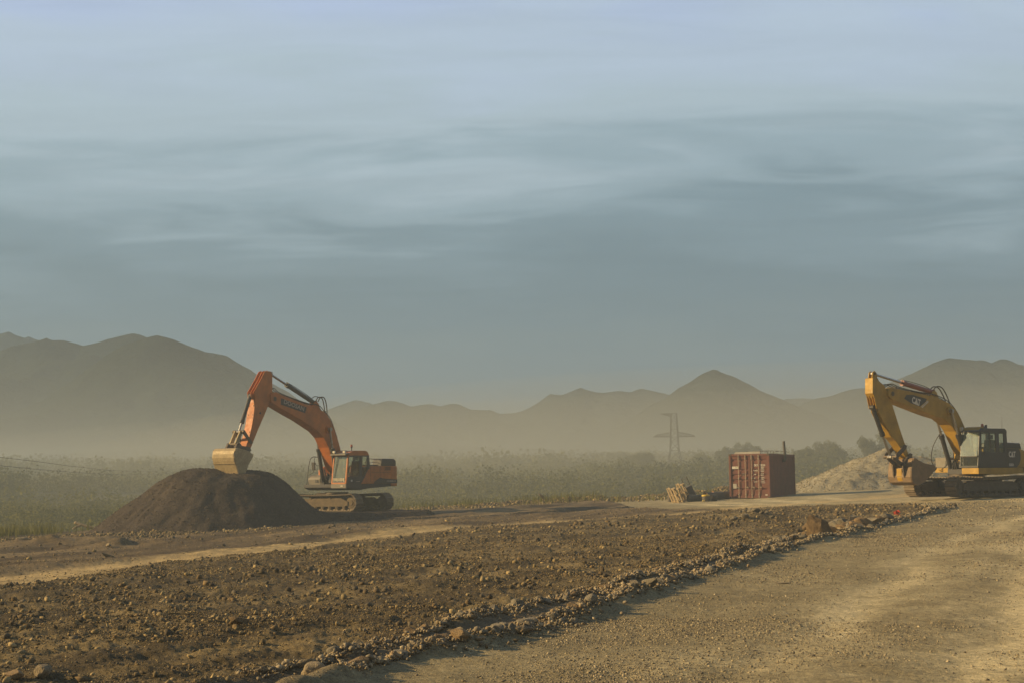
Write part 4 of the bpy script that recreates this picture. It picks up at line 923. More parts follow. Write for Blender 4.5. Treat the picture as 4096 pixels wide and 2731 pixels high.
MB().prism([(-2.12, 2.37), (-2.16, 2.70), (-2.24, 2.77), (-3.26, 2.77), (-3.44, 2.66), (-3.44, 2.38)], .75, 1.36).build('exhaust_housing', M['dark'], D, .03)
MB().box((-1.9, .3, 2.40), (1.6, 1.6, .08)).build('hood', M['dark'], D, .02)
MB().hose([(-2.2, 1.1, 2.75), (-1.25, 1.1, 2.75), (-1.12, 1.1, 2.7), (-1.10, 1.1, 2.37)], .02, 7).hose([(-2.15, 1.1, 2.56), (-1.11, 1.1, 2.56)], .016, 7).build('handrail', M['galv'], D)
tk = MB(); xprism(tk, [(-1.46, 1.43), (-1.46, 2.15), (-1.36, 2.31), (-1.2, 2.37), (-.62, 2.37), (-.55, 2.3), (-.55, 1.43)], -1.4, -.22); tk.tube((-.6, -1.0, 2.36), (-.6, -1.0, 2.47), .07, n=14).build('fuel_tank', M['orange'], D, .06, seg=3)
tb = MB().prism([(.60, 1.26), (.64, 1.72), (.54, 1.86), (.36, 1.92), (-.35, 1.92), (-.35, 1.26)], -1.47, -.60); tbo = tb.build('tool_box', M['greypaint'], D, .05, seg=3)
MB().prism([(.57, 1.30), (.60, 1.72), (.50, 1.84), (.34, 1.89), (-.33, 1.89), (-.33, 1.30)], -.598, -.57).build('side_plate', M['orange'], tbo, .01)
MB().box((.63, -.86, 1.60), (.05, .2, .15)).build('lamp_recess', M['dark'], tbo, .008)
MB().box((.60, -1.03, 1.34), (.06, .86, .16)).build('bumper', M['greypaint'], tbo, .01)
MB().box((.25, 0, 1.6), (.55, 1.0, .5)).box((.02, -.36, 1.75), (.7, .05, .75)).box((.02, .36, 1.75), (.7, .05, .75)).build('boom_support', M['dark'], D, .02)
MB().hose([(.68, -1.5, 1.40), (.60, -1.5, 1.9), (.51, -1.5, 2.42), (.27, -1.5, 2.86), (-.45, -1.5, 2.88)], .02, 8).hose([(.0, -1.5, 2.86), (.06, -1.5, 2.7), (-.14, -1.5, 2.44), (-.5, -1.5, 2.43), (-.52, -1.5, 2.36)], .016, 8).hose([(.52, -1.5, 1.92), (.18, -1.5, 2.05), (.12, -1.5, 2.2)], .014, 8).build('handrail', M['dark'], D)
MB().prism([(.14, 2.17), (.17, 2.6), (.10, 2.62), (.06, 2.18)], -1.62, -1.40).build('mirror', M['dark'], D, .02)
MB().hose([(.8, -.2, 2.2), (.75, -.1, 1.7), (.5, -.1, 1.4)], .035).hose([(.75, .15, 2.1), (.7, .2, 1.7), (.45, .2, 1.4)], .035).hose([(.4, .3, 2.2), (.75, .33, 1.9), (.6, .3, 1.45)], .03).build('hose', M['hose'], D)
# cab
cb = MB(); cb.box((.42, 1.0, 1.34), (1.26, .98, .26)); cb.prism([(-.22, 1.46), (1.02, 1.46), (1.00, 1.80), (-.52, 1.80)], 1.455, 1.495).prism([(-.22, 1.46), (1.02, 1.46), (1.0, 1.70), (-.45, 1.70)], .51, .545)
cb.prism([(-.82, 2.3), (-.90, 2.34), (-.53, 1.85), (-.2, 1.45), (-.16, 1.5)], .51, 1.495)
for y0, y1 in ((.505, .555), (1.45, 1.498)):
    cb.prism([(.0, 1.46), (-.22, 1.46), (-.32, 2.92), (-.06, 2.92)], y0, y1)                                   # middle pillar
    cb.prism([(-.70, 2.95), (-.86, 2.95), (-.955, 2.40), (-.90, 2.2), (-.72, 2.2)], y0, y1)                    # rear pillar
    cb.prism([(.84, 2.86), (.86, 2.96), (-.86, 2.98), (-.82, 2.86)], y0, y1)
cabD = cb.build('cab', M['cabdark'], D, .01)
rf = MB().prism([(.90, 2.90), (.80, 3.04), (.50, 3.14), (.35, 3.175), (-.55, 3.18), (-.74, 3.12), (-.87, 2.96), (-.87, 2.92)], .50, 1.50).build('roof', M['orange'], cabD, .05, seg=3)
fr_ = MB()
for y in (.545, 1.455): fr_.prism([(1.09, 1.44), (1.0, 1.44), (.80, 2.95), (.90, 2.95)], y - .045, y + .045)
fr_.box((1.05, 1.0, 1.46), (.09, .96, .09)); fr_.build('front_frame', M['orange'], cabD, .02)
MB().box((1.06, 1.0, 1.325), (.08, 1.0, .23)).build('bumper', M['greypaint'], cabD, .015)
MB().box((1.105, 1.22, 1.33), (.02, .15, .06)).build('marker_lamp', M['lamp'], cabD)
pane(MB(), [(1.05, .59, 1.72), (1.05, 1.41, 1.72), (.875, 1.41, 2.88), (.875, .59, 2.88)]).build('windscreen', M['windscreen'], cabD)
pane(MB(), [(1.075, .59, 1.50), (1.075, 1.41, 1.50), (1.052, 1.41, 1.712), (1.052, .59, 1.712)]).build('lower_windscreen', M['lowscreen'], cabD)
random.seed(2); sh = []; 
for i in range(9):
    for j in range(4): sh.append((1.083 - j * .009 + random.uniform(0, .022), .62 + i * .096, 1.74 - (j * .055) - (.05 if i in (0, 8) else 0) * j))
MB().add(sh, [(i * 4 + j, i * 4 + j + 1, i * 4 + j + 5, i * 4 + j + 4) for i in range(8) for j in range(3)]).build('plastic_cover', mat('crumpled_film', (.55, .50, .38), .25, 0, .2, .1, 5, .0), cabD)
for y in (.53, 1.475):
    pane(MB(), [(.98, y, 1.80), (.0, y, 1.80), (-.05, y, 2.87), (.80, y, 2.87)]).build('side_window', M['glass'], cabD)
    pane(MB(), [(-.23, y, 1.9), (-.6, y, 1.98), (-.70, y, 2.87), (-.31, y, 2.87)]).build('side_window', M['glass'], cabD)
pane(MB(), [(-.90, .56, 2.3), (-.90, 1.44, 2.3), (-.82, 1.44, 2.9), (-.82, .56, 2.9)]).build('rear_window', M['glass'], cabD)
seat(cabD, -.05, 1.0, 1.95)
MB().prism([(1.16, 2.93), (1.12, 2.99), (.72, 3.06), (.72, 3.02)], .46, 1.50).build('visor', M['greypaint'], cabD, .01)
for y in (.62, 1.30): MB().box((.98, y, 3.10), (.10, .15, .12)).build('work_lamp', M['lamp'], cabD, .015)
MB().tube((.93, .62, 3.1), (.88, .62, 3.1), .05).tube((.93, 1.3, 3.1), (.88, 1.3, 3.1), .05).hose([(.85, .62, 3.02), (.8, .62, 3.16), (.8, 1.35, 3.16), (.85, 1.35, 3.02)], .014).build('lamp_bracket', M['dark'], cabD)
MB().tube((-.5, .6, 3.16), (-.5, .6, 3.36), .022).tube((-.5, .6, 3.34), (-.5, .6, 3.40), .05).build('beacon_pole', M['dark'], cabD)
MB().tube((-.5, .6, 3.40), (-.5, .6, 3.52), .07, .05, 14).build('beacon', M['beacon'], cabD)
MB().hose([(1.08, .68, 1.75), (.97, .78, 2.5), (.93, .8, 2.8)], .014).build('wiper', M['dark'], cabD)
MB().box((.75, 1.5, 2.2), (.04, .015, .30)).build('grab_bar', M['galv'], cabD); MB().box((.62, 1.498, 1.60), (.12, .01, .10)).build('sticker', M['white'], cabD); MB().box((.1, 1.5, 1.55), (.3, .02, .03)).build('door_handle', M['galv'], cabD)

# ---- yellow excavator on the road
CO = (19.882, 63.092, .72); CH = math.pi + R(38)
C = empty('excavator', CO, CH); tag(C, 'yellow excavator with black cab, bucket curled in, standing at the road end', 'excavator', 'crawler excavators')
crawler(C, R(-6.5), 2.02, .40, 2.34, .60, M['track'], M['steel'], -.22)
bw = .30
bm_ = MB().prism([(5.48, 4.52), (5.36, 4.62), (5.12, 4.62), (4.22, 4.52), (3.23, 4.42), (2.43, 4.33), (1.89, 4.22), (1.28, 4.06), (.84, 3.80), (.55, 3.5), (.32, 3.17), (.1, 2.85), (-.14, 2.3), (-.24, 1.85), (-.1, 1.68), (.1, 1.70), (.25, 1.9), (.5, 2.22), (.7, 2.5), (.93, 2.85), (1.23, 3.14), (1.8, 3.40), (2.42, 3.50), (3.08, 3.64), (4.12, 3.87), (5.32, 4.15), (5.5, 4.3)], -bw, bw)
for sg in (-1, 1):
    bm_.prism([(1.75, 4.18), (1.95, 4.55), (2.12, 4.62), (2.25, 4.55), (2.4, 4.31)], sg * .12 - .02, sg * .12 + .02)
    bm_.tube((1.36, sg * .30, 3.72), (1.36, sg * .37, 3.72), .17, n=18)
bo = bm_.build('boom', M['yellow'], C, .014)
MB().prism([(4.46, 4.19), (4.29, 4.36), (3.9, 4.37), (2.89, 4.22), (2.98, 4.10), (3.4, 3.88), (3.95, 3.99)], bw + .001, bw + .004).build('decal', M['cabdark'], bo)
MB().prism([(3.34, 3.86), (3.30, 3.845), (2.80, 4.14), (2.84, 4.15)], bw + .001, bw + .004).prism([(3.26, 3.84), (3.22, 3.825), (2.76, 4.10), (2.80, 4.11)], bw + .001, bw + .004).build('stripe', M['white'], bo)
text('lettering', 'CAT', .37, (3.955, bw + .006, 4.045), (-.56, 0, -.13), (0, 1, 0), M['white'], bo, .002, .014, sx=.80)
MB().prism([(3.80, 3.985), (3.62, 4.13), (3.48, 3.91)], bw + .0085, bw + .0105).build('emblem', M['white'], bo)
hs = MB()
for y in (-.08, .1): hs.hose([(2.2, y, 4.55), (1.9, y, 4.78), (1.5, y, 4.75), (1.2, y, 4.45), (.95, y, 4.05)], .026, 7, 5)
for y in (-.15, .02, .18): hs.hose([(.3, y, 3.35), (.7, y, 3.82), (1.3, y, 4.2), (2.2, y, 4.42), (3.6, y, 4.54), (4.6, y, 4.68), (5.1, y, 4.80), (5.45, y, 4.70), (5.7, y, 4.6)], .02, 6, 4)
for x, z in ((1.2, 4.07), (2.6, 4.38), (3.9, 4.52), (4.9, 4.66)): hs.box((x, .02, z), (.06, .45, .08))
hs.build('hose', M['hose'], bo)
stk = MB().prism([(6.33, 5.02), (6.05, 5.01), (5.98, 4.9), (5.62, 4.71), (5.58, 4.61), (5.24, 4.16), (4.99, 3.59), (4.71, 2.95), (4.48, 2.47), (4.20, 1.88), (4.05, 1.72), (4.12, 1.60), (4.28, 1.62), (4.46, 1.82), (4.75, 2.16), (5.02, 2.42), (5.25, 2.56), (5.48, 2.86), (5.78, 3.21), (6.07, 3.60), (6.10, 3.84), (6.17, 4.05), (6.42, 4.37), (6.38, 4.99)], -.2, .2)
for y in (-.09, .09): stk.prism([(6.32, 4.98), (6.25, 5.26), (6.12, 5.32), (5.99, 5.24), (5.96, 4.98)], y - .02, y + .02)
for y in (-.18, -.06, .08, .19): stk.prism([(6.40, 4.42), (6.34, 4.20), (6.26, 3.92), (6.22, 3.74), (6.08, 3.72), (6.14, 4.1)], y - .014, y + .014)
so_ = stk.build('stick', M['yellow'], C, .012)
pins(C, [(5.22, 4.38, .10), (-.06, 1.86, .14)], M['steel'], .315); pins(C, [(6.12, 5.20, .06)], M['steel'], .13); pins(C, [(4.13, 1.73, .10)], M['steel'], .28)
ram(C, 'stick_cylinder', (2.1, 4.55), (6.12, 5.20), .515, .105, .055, M['red'])
for y in (-.43, .43): ram(C, 'boom_cylinder', (.30, 1.18), (1.36, 3.72), .60, .10, .052, M['dark'], y)
ram(C, 'bucket_cylinder', (6.22, 3.80), (5.14, 1.74), .575, .09, .05, M['dark'])
side = [(4.30, 1.70), (4.05, 1.60), (3.63, 1.46), (2.95, 1.37), (2.88, 1.20), (3.24, .94), (3.47, .79), (3.78, .62), (4.06, .55), (4.31, .58), (4.5, .68), (4.58, .9), (4.55, 1.15), (4.48, 1.48)]
shell = [(4.28, 1.69), (4.40, 1.62), (4.49, 1.45), (4.56, 1.15), (4.59, .9), (4.51, .67), (4.31, .57), (4.06, .54), (3.78, .61), (3.47, .78), (3.24, .93), (2.86, 1.18)]
bucket(C, side, shell, 1.20, M['bucketrust'], ([(4.0, 1.84), (4.14, 1.90), (4.28, 1.82), (4.62, 1.50), (4.70, 1.34), (4.66, 1.0), (4.58, .85), (4.5, 1.2), (4.2, 1.60)], (-.26, .26)), (2.92, 1.15), (-1, .58), 5, None)
MB().prism([(4.60, 1.25), (4.585, .85), (4.50, .66), (4.45, .7), (4.5, 1.2)], -.13, .13).build('wear_plate', M['yellow'], C, .01)
for y in (-.29, .29): MB().prism([(5.06, 1.66), (5.22, 1.70), (5.16, 1.84), (4.52, 2.26), (4.40, 2.20), (4.46, 2.08)], y - .025, y + .025).build('tilt_link', M['steel'], C, .01)
for y in (-.15, .15): MB().prism([(5.18, 1.80), (5.20, 1.66), (4.66, 1.32), (4.52, 1.36), (4.54, 1.48)], y - .035, y + .035).build('bucket_link', M['steel'], C, .012)
pins(C, [(5.14, 1.74, .06)], M['steel'], .34); pins(C, [(4.60, 1.41, .07)], M['steel'], .34)
MB().prism([(.95, .98), (.95, 1.24), (-2.4, 1.24), (-2.5, 1.0), (-.8, .94)], .55, 1.40).build('deck', M['yellow'], C, .02)
MB().prism([(.12, 1.06), (.12, 1.26), (-2.4, 1.24), (-2.4, 1.04)], -1.40, -.55).hose([(.13, -1.2, 1.18), (.2, -1.1, 1.14), (.14, -1.0, 1.2)], .02).build('deck', M['yellow'], C, .02)
MB().prism([(.42, .98), (.42, 1.2), (-2.3, 1.2), (-2.3, 1.0), (-.6, .90), (.3, .90)], -.545, .545).build('frame', M['dark'], C, .02)
tb = MB().box((-.22, -1.02, 1.50), (.66, .72, .46)).build('tool_box', M['greypaint'], C, .02)
mb = MB()
for q in range(6): mb.box((.118, -.80 + .015 * (q % 2), 1.40 + q * .035), (.012, .14, .016))
mb.build('vent', M['dark'], tb)
MB().box((-.05, 0, 1.42), (.5, 1.0, .40)).box((-.06, -.34, 1.6), (.6, .04, .7)).box((-.06, .34, 1.6), (.6, .04, .7)).build('boom_support', M['dark'], C, .02)
MB().prism([(.22, 1.62), (.22, 1.95), (.14, 2.12), (-.3, 2.12), (-.3, 1.62)], -.32, -.02).box((.2, -.17, 1.55), (.14, .34, .10)).build('swivel_block', M['yellow'], C, .02)
hs = MB()
for q, y in enumerate((-.3, -.2, -.1, .05, .18)): hs.hose([(.22, y, 1.60), (.36 + .03 * q, y, 1.46), (.40, y + .03, 1.2), (.30, y, 1.0)], .026, 7, 5)
hs.hose([(.74, -.5, 2.9), (.80, -.62, 2.75), (.85, -.95, 2.2), (.62, -1.22, 1.6), (.25, -1.25, 1.2)], .018, 7, 6); hs.hose([(.5, -.2, 2.45), (.42, -.25, 2.2), (.25, -.2, 2.05)], .025)
hs.build('hose', M['hose'], C)
eng = MB().prism([(-1.32, 1.245), (-1.32, 2.10), (-2.3, 2.08), (-2.6, 2.0), (-2.6, 1.245)], -1.36, 1.36).build('engine_housing', M['yellow'], C, .03)
MB().prism([(-1.325, 2.09), (-2.20, 2.07), (-2.31, 1.9), (-2.31, 1.64), (-2.16, 1.38), (-1.96, 1.25), (-1.325, 1.25)], 1.362, 1.372).build('side_panel', M['cabdark'], eng)
text('lettering', 'CAT', .33, (-1.385, 1.376, 1.715), (-1, 0, 0), (0, 1, 0), M['white'], eng, .002, .012, sx=.80)
MB().prism([(-1.53, 1.70), (-1.63, 1.82), (-1.73, 1.70)], 1.3785, 1.3805).build('emblem', M['white'], eng)
text('lettering', '320D', .155, (-1.36, 1.376, 1.315), (-1, 0, 0), (0, 1, 0), M['white'], eng, .002, .004, sx=1.08)
MB().prism([(-1.36, 2.085), (-1.40, 2.36), (-2.5, 2.33), (-2.6, 2.06)], -1.2, 1.25).build('hood', M['cabdark'], C, .04)
cwt = MB(); zprism(cwt, [(-2.2, -1.38), (-2.2, 1.38), (-2.5, 1.38), (-2.72, 1.0), (-2.80, 0), (-2.72, -1.0), (-2.5, -1.38)], 1.05, 1.98); cwt.v = [(a - .42, b, c) for a, b, c in cwt.v]; cwt.build('counterweight', M['yellow'], C, .06)
cb = MB(); cb.box((-.18, .92, 1.30), (2.2, .92, .10)); cb.prism([(.93, 1.30), (.90, 1.62), (.74, 1.95), (-1.30, 1.90), (-1.30, 1.30)], 1.34, 1.38).prism([(.70, 1.30), (.70, 1.8), (-1.30, 1.80), (-1.30, 1.30)], .455, .49)
cb.box((-1.27, .92, 1.6), (.05, .90, .6)).prism([(.72, 2.76), (.70, 2.84), (.5, 2.95), (-1.16, 2.955), (-1.30, 2.86), (-1.31, 2.74)], .45, 1.38)
for y0, y1 in ((.45, .50), (1.335, 1.378)):
    cb.prism([(.97, 1.26), (.88, 1.26), (.62, 2.80), (.73, 2.80)], y0, y1)
    cb.prism([(.72, 1.9), (.66, 1.9), (.60, 2.8), (.68, 2.8)], y0, y1)
    cb.prism([(.02, 1.9), (-.06, 1.9), (-.06, 2.8), (.02, 2.8)], y0, y1)
    cb.prism([(-.42, 1.85), (-.69, 1.85), (-.69, 2.8), (-.42, 2.8)], y0, y1)
    cb.prism([(-1.04, 1.85), (-1.31, 1.85), (-1.29, 2.8), (-1.04, 2.8)], y0, y1)
cb.box((.935, .92, 1.735), (.05, .86, .05)).box((.94, .92, 1.285), (.05, .92, .07)).box((.69, .92, 2.80), (.06, .9, .07))
cabC = cb.build('cab', M['cabdark'], C, .01)
pane(MB(), [(.92, .50, 1.76), (.92, 1.335, 1.76), (.70, 1.335, 2.78), (.70, .50, 2.78)]).build('windscreen', M['windscreen'], cabC)
pane(MB(), [(.94, .50, 1.32), (.94, 1.335, 1.32), (.93, 1.335, 1.71), (.93, .50, 1.71)]).build('lower_windscreen', M['glass'], cabC)
for y in (.475, 1.357):
    pane(MB(), [(.72, y, 1.95), (.02, y, 1.9), (.02, y, 2.76), (.60, y, 2.76)]).build('side_window', M['glass'], cabC)
    pane(MB(), [(-.06, y, 1.9), (-.42, y, 1.9), (-.42, y, 2.76), (-.06, y, 2.76)]).build('side_window', M['glass'], cabC)
    pane(MB(), [(-.69, y, 1.86), (-1.04, y, 1.86), (-1.04, y, 2.76), (-.69, y, 2.76)]).build('side_window', M['glass'], cabC)
pane(MB(), [(-1.29, .5, 1.92), (-1.29, 1.34, 1.92), (-1.29, 1.34, 2.74), (-1.29, .5, 2.74)]).build('rear_window', M['glass'], cabC)
seat(cabC, -.35, .92, 1.75)
MB().prism([(.66, 2.855), (.50, 2.99), (.34, 3.03), (.28, 3.03), (.28, 2.96), (.5, 2.955)], .48, 1.28).build('visor', M['yellow'], cabC, .01)
MB().tube((.62, .36, 2.94), (.56, .36, 2.94), .095, n=18).build('work_lamp', M['lamp'], cabC)
MB().tube((.555, .36, 2.94), (.47, .36, 2.94), .09, .05, 16).tube((.5, .36, 2.94), (.5, .5, 2.88), .02).build('lamp_housing', M['dark'], cabC)
MB().tube((.25, 1.2, 2.94), (.25, 1.2, 3.02), .075, n=16).build('beacon_base', M['dark'], cabC); MB().tube((.25, 1.2, 3.02), (.25, 1.2, 3.15), .075, .045, 16).build('beacon', M['beacon'], cabC)
MB().prism([(-.05, 2.95), (-.06, 3.02), (-.2, 3.03), (-.27, 3.12), (-.30, 3.12), (-.30, 2.95)], .98, 1.08).build('roof_bracket', M['cabdark'], cabC, .01)
MB().tube((-1.22, 1.2, 2.93), (-1.26, 1.2, 3.5), .008, .004, 6).build('aerial', M['dark'], cabC)
MB().box((.50, 1.385, 2.0), (.05, .02, .30)).build('grab_bar', M['steel'], cabC); MB().box((.05, 1.385, 1.72), (.18, .02, .04)).build('door_handle', M['steel'], cabC)

# ------------------------------------------------------------------ container
K = empty('shipping_container', (14.88, 83.0, .425), -R(25)); tag(K, 'rusty red shipping container with white lettering on its doors and a stovepipe', 'container')
W_, L_, H_ = 2.438, 6.058, 2.591
fm = MB()
for x in (-W_ + .06, -.06):
    for y in (.06, L_ - .06): fm.box((x, y, H_ / 2), (.12, .12, H_ - .02))
for z in (.08, H_ - .06):
    for y in (.05, L_ - .05): fm.box((-W_ / 2, y, z), (W_ - .24, .10, .12))
    for x in (-W_ + .05, -.05): fm.box((x, L_ / 2, z), (.10, L_ - .24, .12))
fm.build('frame', M['rust'], K, .01)
cc_ = MB()
for x in (-W_ + .08, -.08):
    for y in (.08, L_ - .08):
        for z in (.055, H_ - .055): cc_.box((x, y, z), (.172, .172, .122))
cc_.build('corner_casting', M['steel'], K, .012)
def corr(n_, a, b, d, th):     # corrugated strip: list of (along, offset)
    p_ = (b - a) / n_; pts = []
    for q in range(n_):
        s = a + q * p_; pts += [(s, 0), (s + p_ * .28, 0), (s + p_ * .5, d), (s + p_ * .78, d)]
    pts.append((b, 0)); return pts
for x, sg in ((-.03, -1), (-W_ + .03, 1)):
    c_ = corr(22, .12, L_ - .12, .036 * sg, 0); pts = [(x + o_, s) for s, o_ in c_] + [(x + o_ + .004 * sg, s) for s, o_ in c_[::-1]]
    mb = MB(); zprism(mb, pts, .14, H_ - .12); mb.build('side_wall', M['rust'], K)
c_ = corr(9, -W_ + .12, -.12, -.036, 0); mb = MB(); zprism(mb, [(s, L_ - .03 + o_) for s, o_ in c_] + [(s, L_ - .036 + o_) for s, o_ in c_[::-1]], .14, H_ - .12); mb.build('rear_wall', M['rust'], K)
c_ = corr(26, .12, L_ - .12, -.02, 0); mb = MB(); xprism(mb, [(s, H_ - .015 + o_) for s, o_ in c_] + [(s, H_ - .02 + o_) for s, o_ in c_[::-1]], -W_ + .1, -.1); mb.build('roof', M['rust'], K)
rods = (.58, .99, 1.36, 1.78)
for d_, (x0, x1) in enumerate(((.13, 1.215), (1.225, 2.31))):
    zs_ = [.15]; 
    pts = [(.05, .15)]
    for zc_ in (.55, 1.07, 1.37, 1.67, 2.24): pts += [(.05, zc_ - .085), (.088, zc_ - .055), (.088, zc_ + .025), (.05, zc_ + .06)]
    pts += [(.05, H_ - .13)]; poly = pts + [(a + .012, b) for a, b in pts[::-1]]
    mb = MB(); xprism(mb, poly, -W_ + x0 + .06, -W_ + x1 - .06)
    for x in (x0 + .03, x1 - .03): mb.box((-W_ + x, .062, H_ / 2 + .01), (.06, .05, H_ - .28))
    for z in (.19, H_ - .17): mb.box((-W_ + (x0 + x1) / 2, .062, z), (x1 - x0 - .12, .048, .09))
    dr = mb.build('door', M['rust'], K, .004)
    for q in (0, 1):
        x = -W_ + rods[d_ * 2 + q]; mb = MB().tube((x, .0, .06), (x, .0, H_ - .05), .019, n=10)
        for z in (.24, 1.17, 2.3): mb.box((x, .022, z), (.09, .03, .06))
        for z in (.10, H_ - .14): mb.box((x, -.005, z), (.05, .045, .14))
        sgn = (-1, 1)[d_] if q == 0 else (1, -1)[d_] * -1
        hx = x + (-.11 if q == 0 and d_ == 0 else .11); mb.tube((x, -.01, .66), (hx + (hx - x) * .7, -.02, .63), .014, n=8).box((hx, .01, .64), (.05, .03, .09))
        mb.build('lock_rod', M['galv'], dr)
    hg = MB()
    for z in (.35, .95, 1.65, 2.25): hg.box((-W_ + (x0 - .03 if d_ == 0 else x1 + .03), .03, z), (.07, .05, .12))
    hg.build('hinge', M['rust'], dr, .006)
    if d_ == 0:
        MB().box((-W_ + .38, .035, 1.80), (.40, .006, .14)).build('label_plate', M['white'], dr)
        text('lettering', 'Caru', .10, (-W_ + .37, .031, 1.775), (1, 0, 0), (0, -1, 0), mat('green_print', (.10, .22, .06), .6, 0, .1, .1), dr, .001, 0)
        MB().box((-W_ + .325, .034, .72), (.21, .008, .28)).build('data_plate', M['concrete'], dr)
        ring_ = MB().ring((-W_ + .85, .028, 1.40), (-W_ + .85, .034, 1.40), .075, .055, 24).build('emblem', M['greypaint'], dr)
        text('lettering', 'i', .10, (-W_ + .835, .032, 1.365), (1, 0, 0), (0, -1, 0), M['greypaint'], dr, .001, .004)
    else:
        def tx(s, x, z, size, sx_=1.0, b=.002): text('lettering', s, size, (-W_ + x, .042, z), (1, 0, 0), (0, -1, 0), M['white'], dr, .0015, b, sx=sx_)
        tx('DRYU', 1.50, 1.87, .165, .66, .006); tx('282184', 1.86, 1.87, .165, .62, .006); tx('1', 2.255, 1.87, .165, .6, .006); tx('22G1', 1.87, 1.73, .15, .72, .006)
        for s, z, a, b_ in (('M.GROSS', 1.585, '30.480 KG', '67.200 LB'), ('TARE', 1.36, '2.185 KG', '4.820 LB'), ('NET', 1.14, '28.295 KG', '62.380 LB'), ('CU.CAP', .93, '33.2 CU.M', '1.172 CU.FT')):
            tx(s, 1.46, z, .10, .62, .003); tx(a, 1.87, z + .04, .085, .62, .003); tx(b_, 1.87, z - .055, .085, .62, .003)
        MB().box((-W_ + 2.20, .034, .20), (.13, .008, .07)).build('label_plate', M['white'], dr)
MB().hose([(-.06, 3.15, 2.20), (.10, 3.15, 2.20), (.13, 3.15, 2.30), (.12, 3.15, 2.6), (.075, 3.15, 3.36)], .078, 16, 4).build('stovepipe', M['pipe'], K)
o = MB().box((-W_ + 1.05, .35, H_ + .035), (1.55, .14, .07), (0, -.012, 0)).box((-W_ + 1.05, .42, H_ + .10), (1.5, .03, .05), (0, -.012, 0)).build('plank', M['concrete'], None, .005)
o.location = K.location; o.rotation_euler = K.rotation_euler; tag(o, 'white board lying along the front edge of the container roof', 'board')
rk = MB()
for y in (2.2, 2.9):
    rk.hose([(-2.1, y, H_ + .10), (-1.4, y, H_ + .17), (-.8, y, H_ + .20), (0, y, H_ + .17), (.4, y, H_ + .12)], .012, 6, 4)
    rk.tube((-1.7, y, H_), (-1.7, y, H_ + .16), .014, n=6).tube((-.5, y, H_), (-.5, y, H_ + .18), .014, n=6)
for x in (-2.0, -1.4, -.8, -.2): rk.tube((x, 2.2, H_ + .15), (x, 2.9, H_ + .15), .010, n=6)
o = rk.build('wire_frame', M['steel']); o.location = K.location; o.rotation_euler = K.rotation_euler; tag(o, 'thin bent metal frame lying on the container roof', 'metal frame')

# ------------------------------------------------------------------ pallets, pipes and drums beside the container
def at2(x, y, dz=0): return (x, y, gz(x, y) + dz)
def pallet(x, y, rz, tilt, label, h=1.0):
    t = empty('pallet', at2(x, y, .0), rz); tag(t, label, 'pallet', 'pallets leaning beside the pipes'); T_ = Matrix.Rotation(tilt, 4, 'Y')
    def pt(mb): mb.v = [tuple(T_ @ Vector(q)) for q in mb.v]; return mb
    for q in range(3): pt(MB().box((0, -.30 + q * .30, h / 2 + (.04 if q == 1 else 0)), (.03, .12, h))).build('deck_board', M['wood'], t, .004)
    for z in (.06, h / 2, h - .06): pt(MB().box((.062, 0, z), (.10, .74, .09))).build('stringer', M['wood'], t, .006)
    for q in (0, 2): pt(MB().box((.124, -.30 + q * .30, h / 2), (.024, .11, h))).build('deck_board', M['wood'], t, .004)
pallet(9.20, 81.4, .50, -.44, 'front leaning wooden pallet, leftmost of the three by the pipes', .90)
pallet(9.55, 82.0, .42, -.42, 'middle leaning wooden pallet between two others by the pipes', .88)
pallet(9.95, 82.6, .46, -.46, 'rear leaning wooden pallet, standing highest under the ladder', 1.10)
def drum(name, x, y, r_, h, tilt, rz, m, label, cat):
    mb = MB().tube((0, 0, 0), (0, 0, h), r_, n=24)
    for z in (.02, h * .33, h * .66, h - .02): mb.tube((0, 0, z - .012), (0, 0, z + .012), r_ * 1.03, n=24)
    o = mb.build(name, m, None, .006); o.location = at2(x, y, .02); o.rotation_euler = (0, tilt, rz); return tag(o, label, cat)
drum('drum', 9.02, 82.6, .16, .72, .06, 0, M['pipe'], 'slim black drum standing behind the front leaning pallet', 'drum')
drum('drum', 10.42, 83.4, .30, .85, -.42, .1, M['pipe'], 'dark drum tilted against the rear pallet, beneath the ladder', 'drum')
ld = empty('ladder', at2(10.32, 83.9, .55), .25); tag(ld, 'short metal ladder sticking up slanted above the tilted drum', 'ladder')
T_ = Matrix.Rotation(-.42, 4, 'Y')
for y in (-.0,):
    for x in (-.17, .17): MB().add([tuple(T_ @ Vector(q)) for q in MB().box((x, 0, .35), (.03, .05, 1.0)).v], MB().box((0, 0, 0), (1, 1, 1)).f).build('rail', M['steel'], ld)
for z in (.05, .25, .45, .62, .80): MB().tube(T_ @ Vector((-.17, 0, z)), T_ @ Vector((.17, 0, z)), .017, n=8).build('rung', M['galv'], ld)
def pipe(x, y, rz, L, ro, ri, label, rim=False, tilt=0.0):
    t = MB().ring((0, 0, 0), (L, 0, 0), ro, ri, 28).build('pipe', M['pipe'], None, .0, True); t.location = at2(x, y, ro); t.rotation_euler = (0, tilt, rz); tag(t, label, 'pipe', 'big pipe lengths beside the container')
    e = t.modifiers.new('edge', 'EDGE_SPLIT'); e.split_angle = R(40)
    if rim: MB().ring((-.012, 0, 0), (.05, 0, 0), ro + .012, ri - .006, 28).build('rim', M['rustrim'], t)
    return t
pipe(9.92, 81.5, .30, 1.75, .205, .185, 'long black pipe lying in front of the leaning pallets')
pipe(11.12, 83.2, .55, 1.3, .25, .215, 'short pipe piece with an orange rusty rim behind the yellow-lidded bucket', True)
pipe(11.74, 84.4, .35, 2.6, .235, .205, 'open rusty-rimmed pipe ending behind the left side of the container', True)
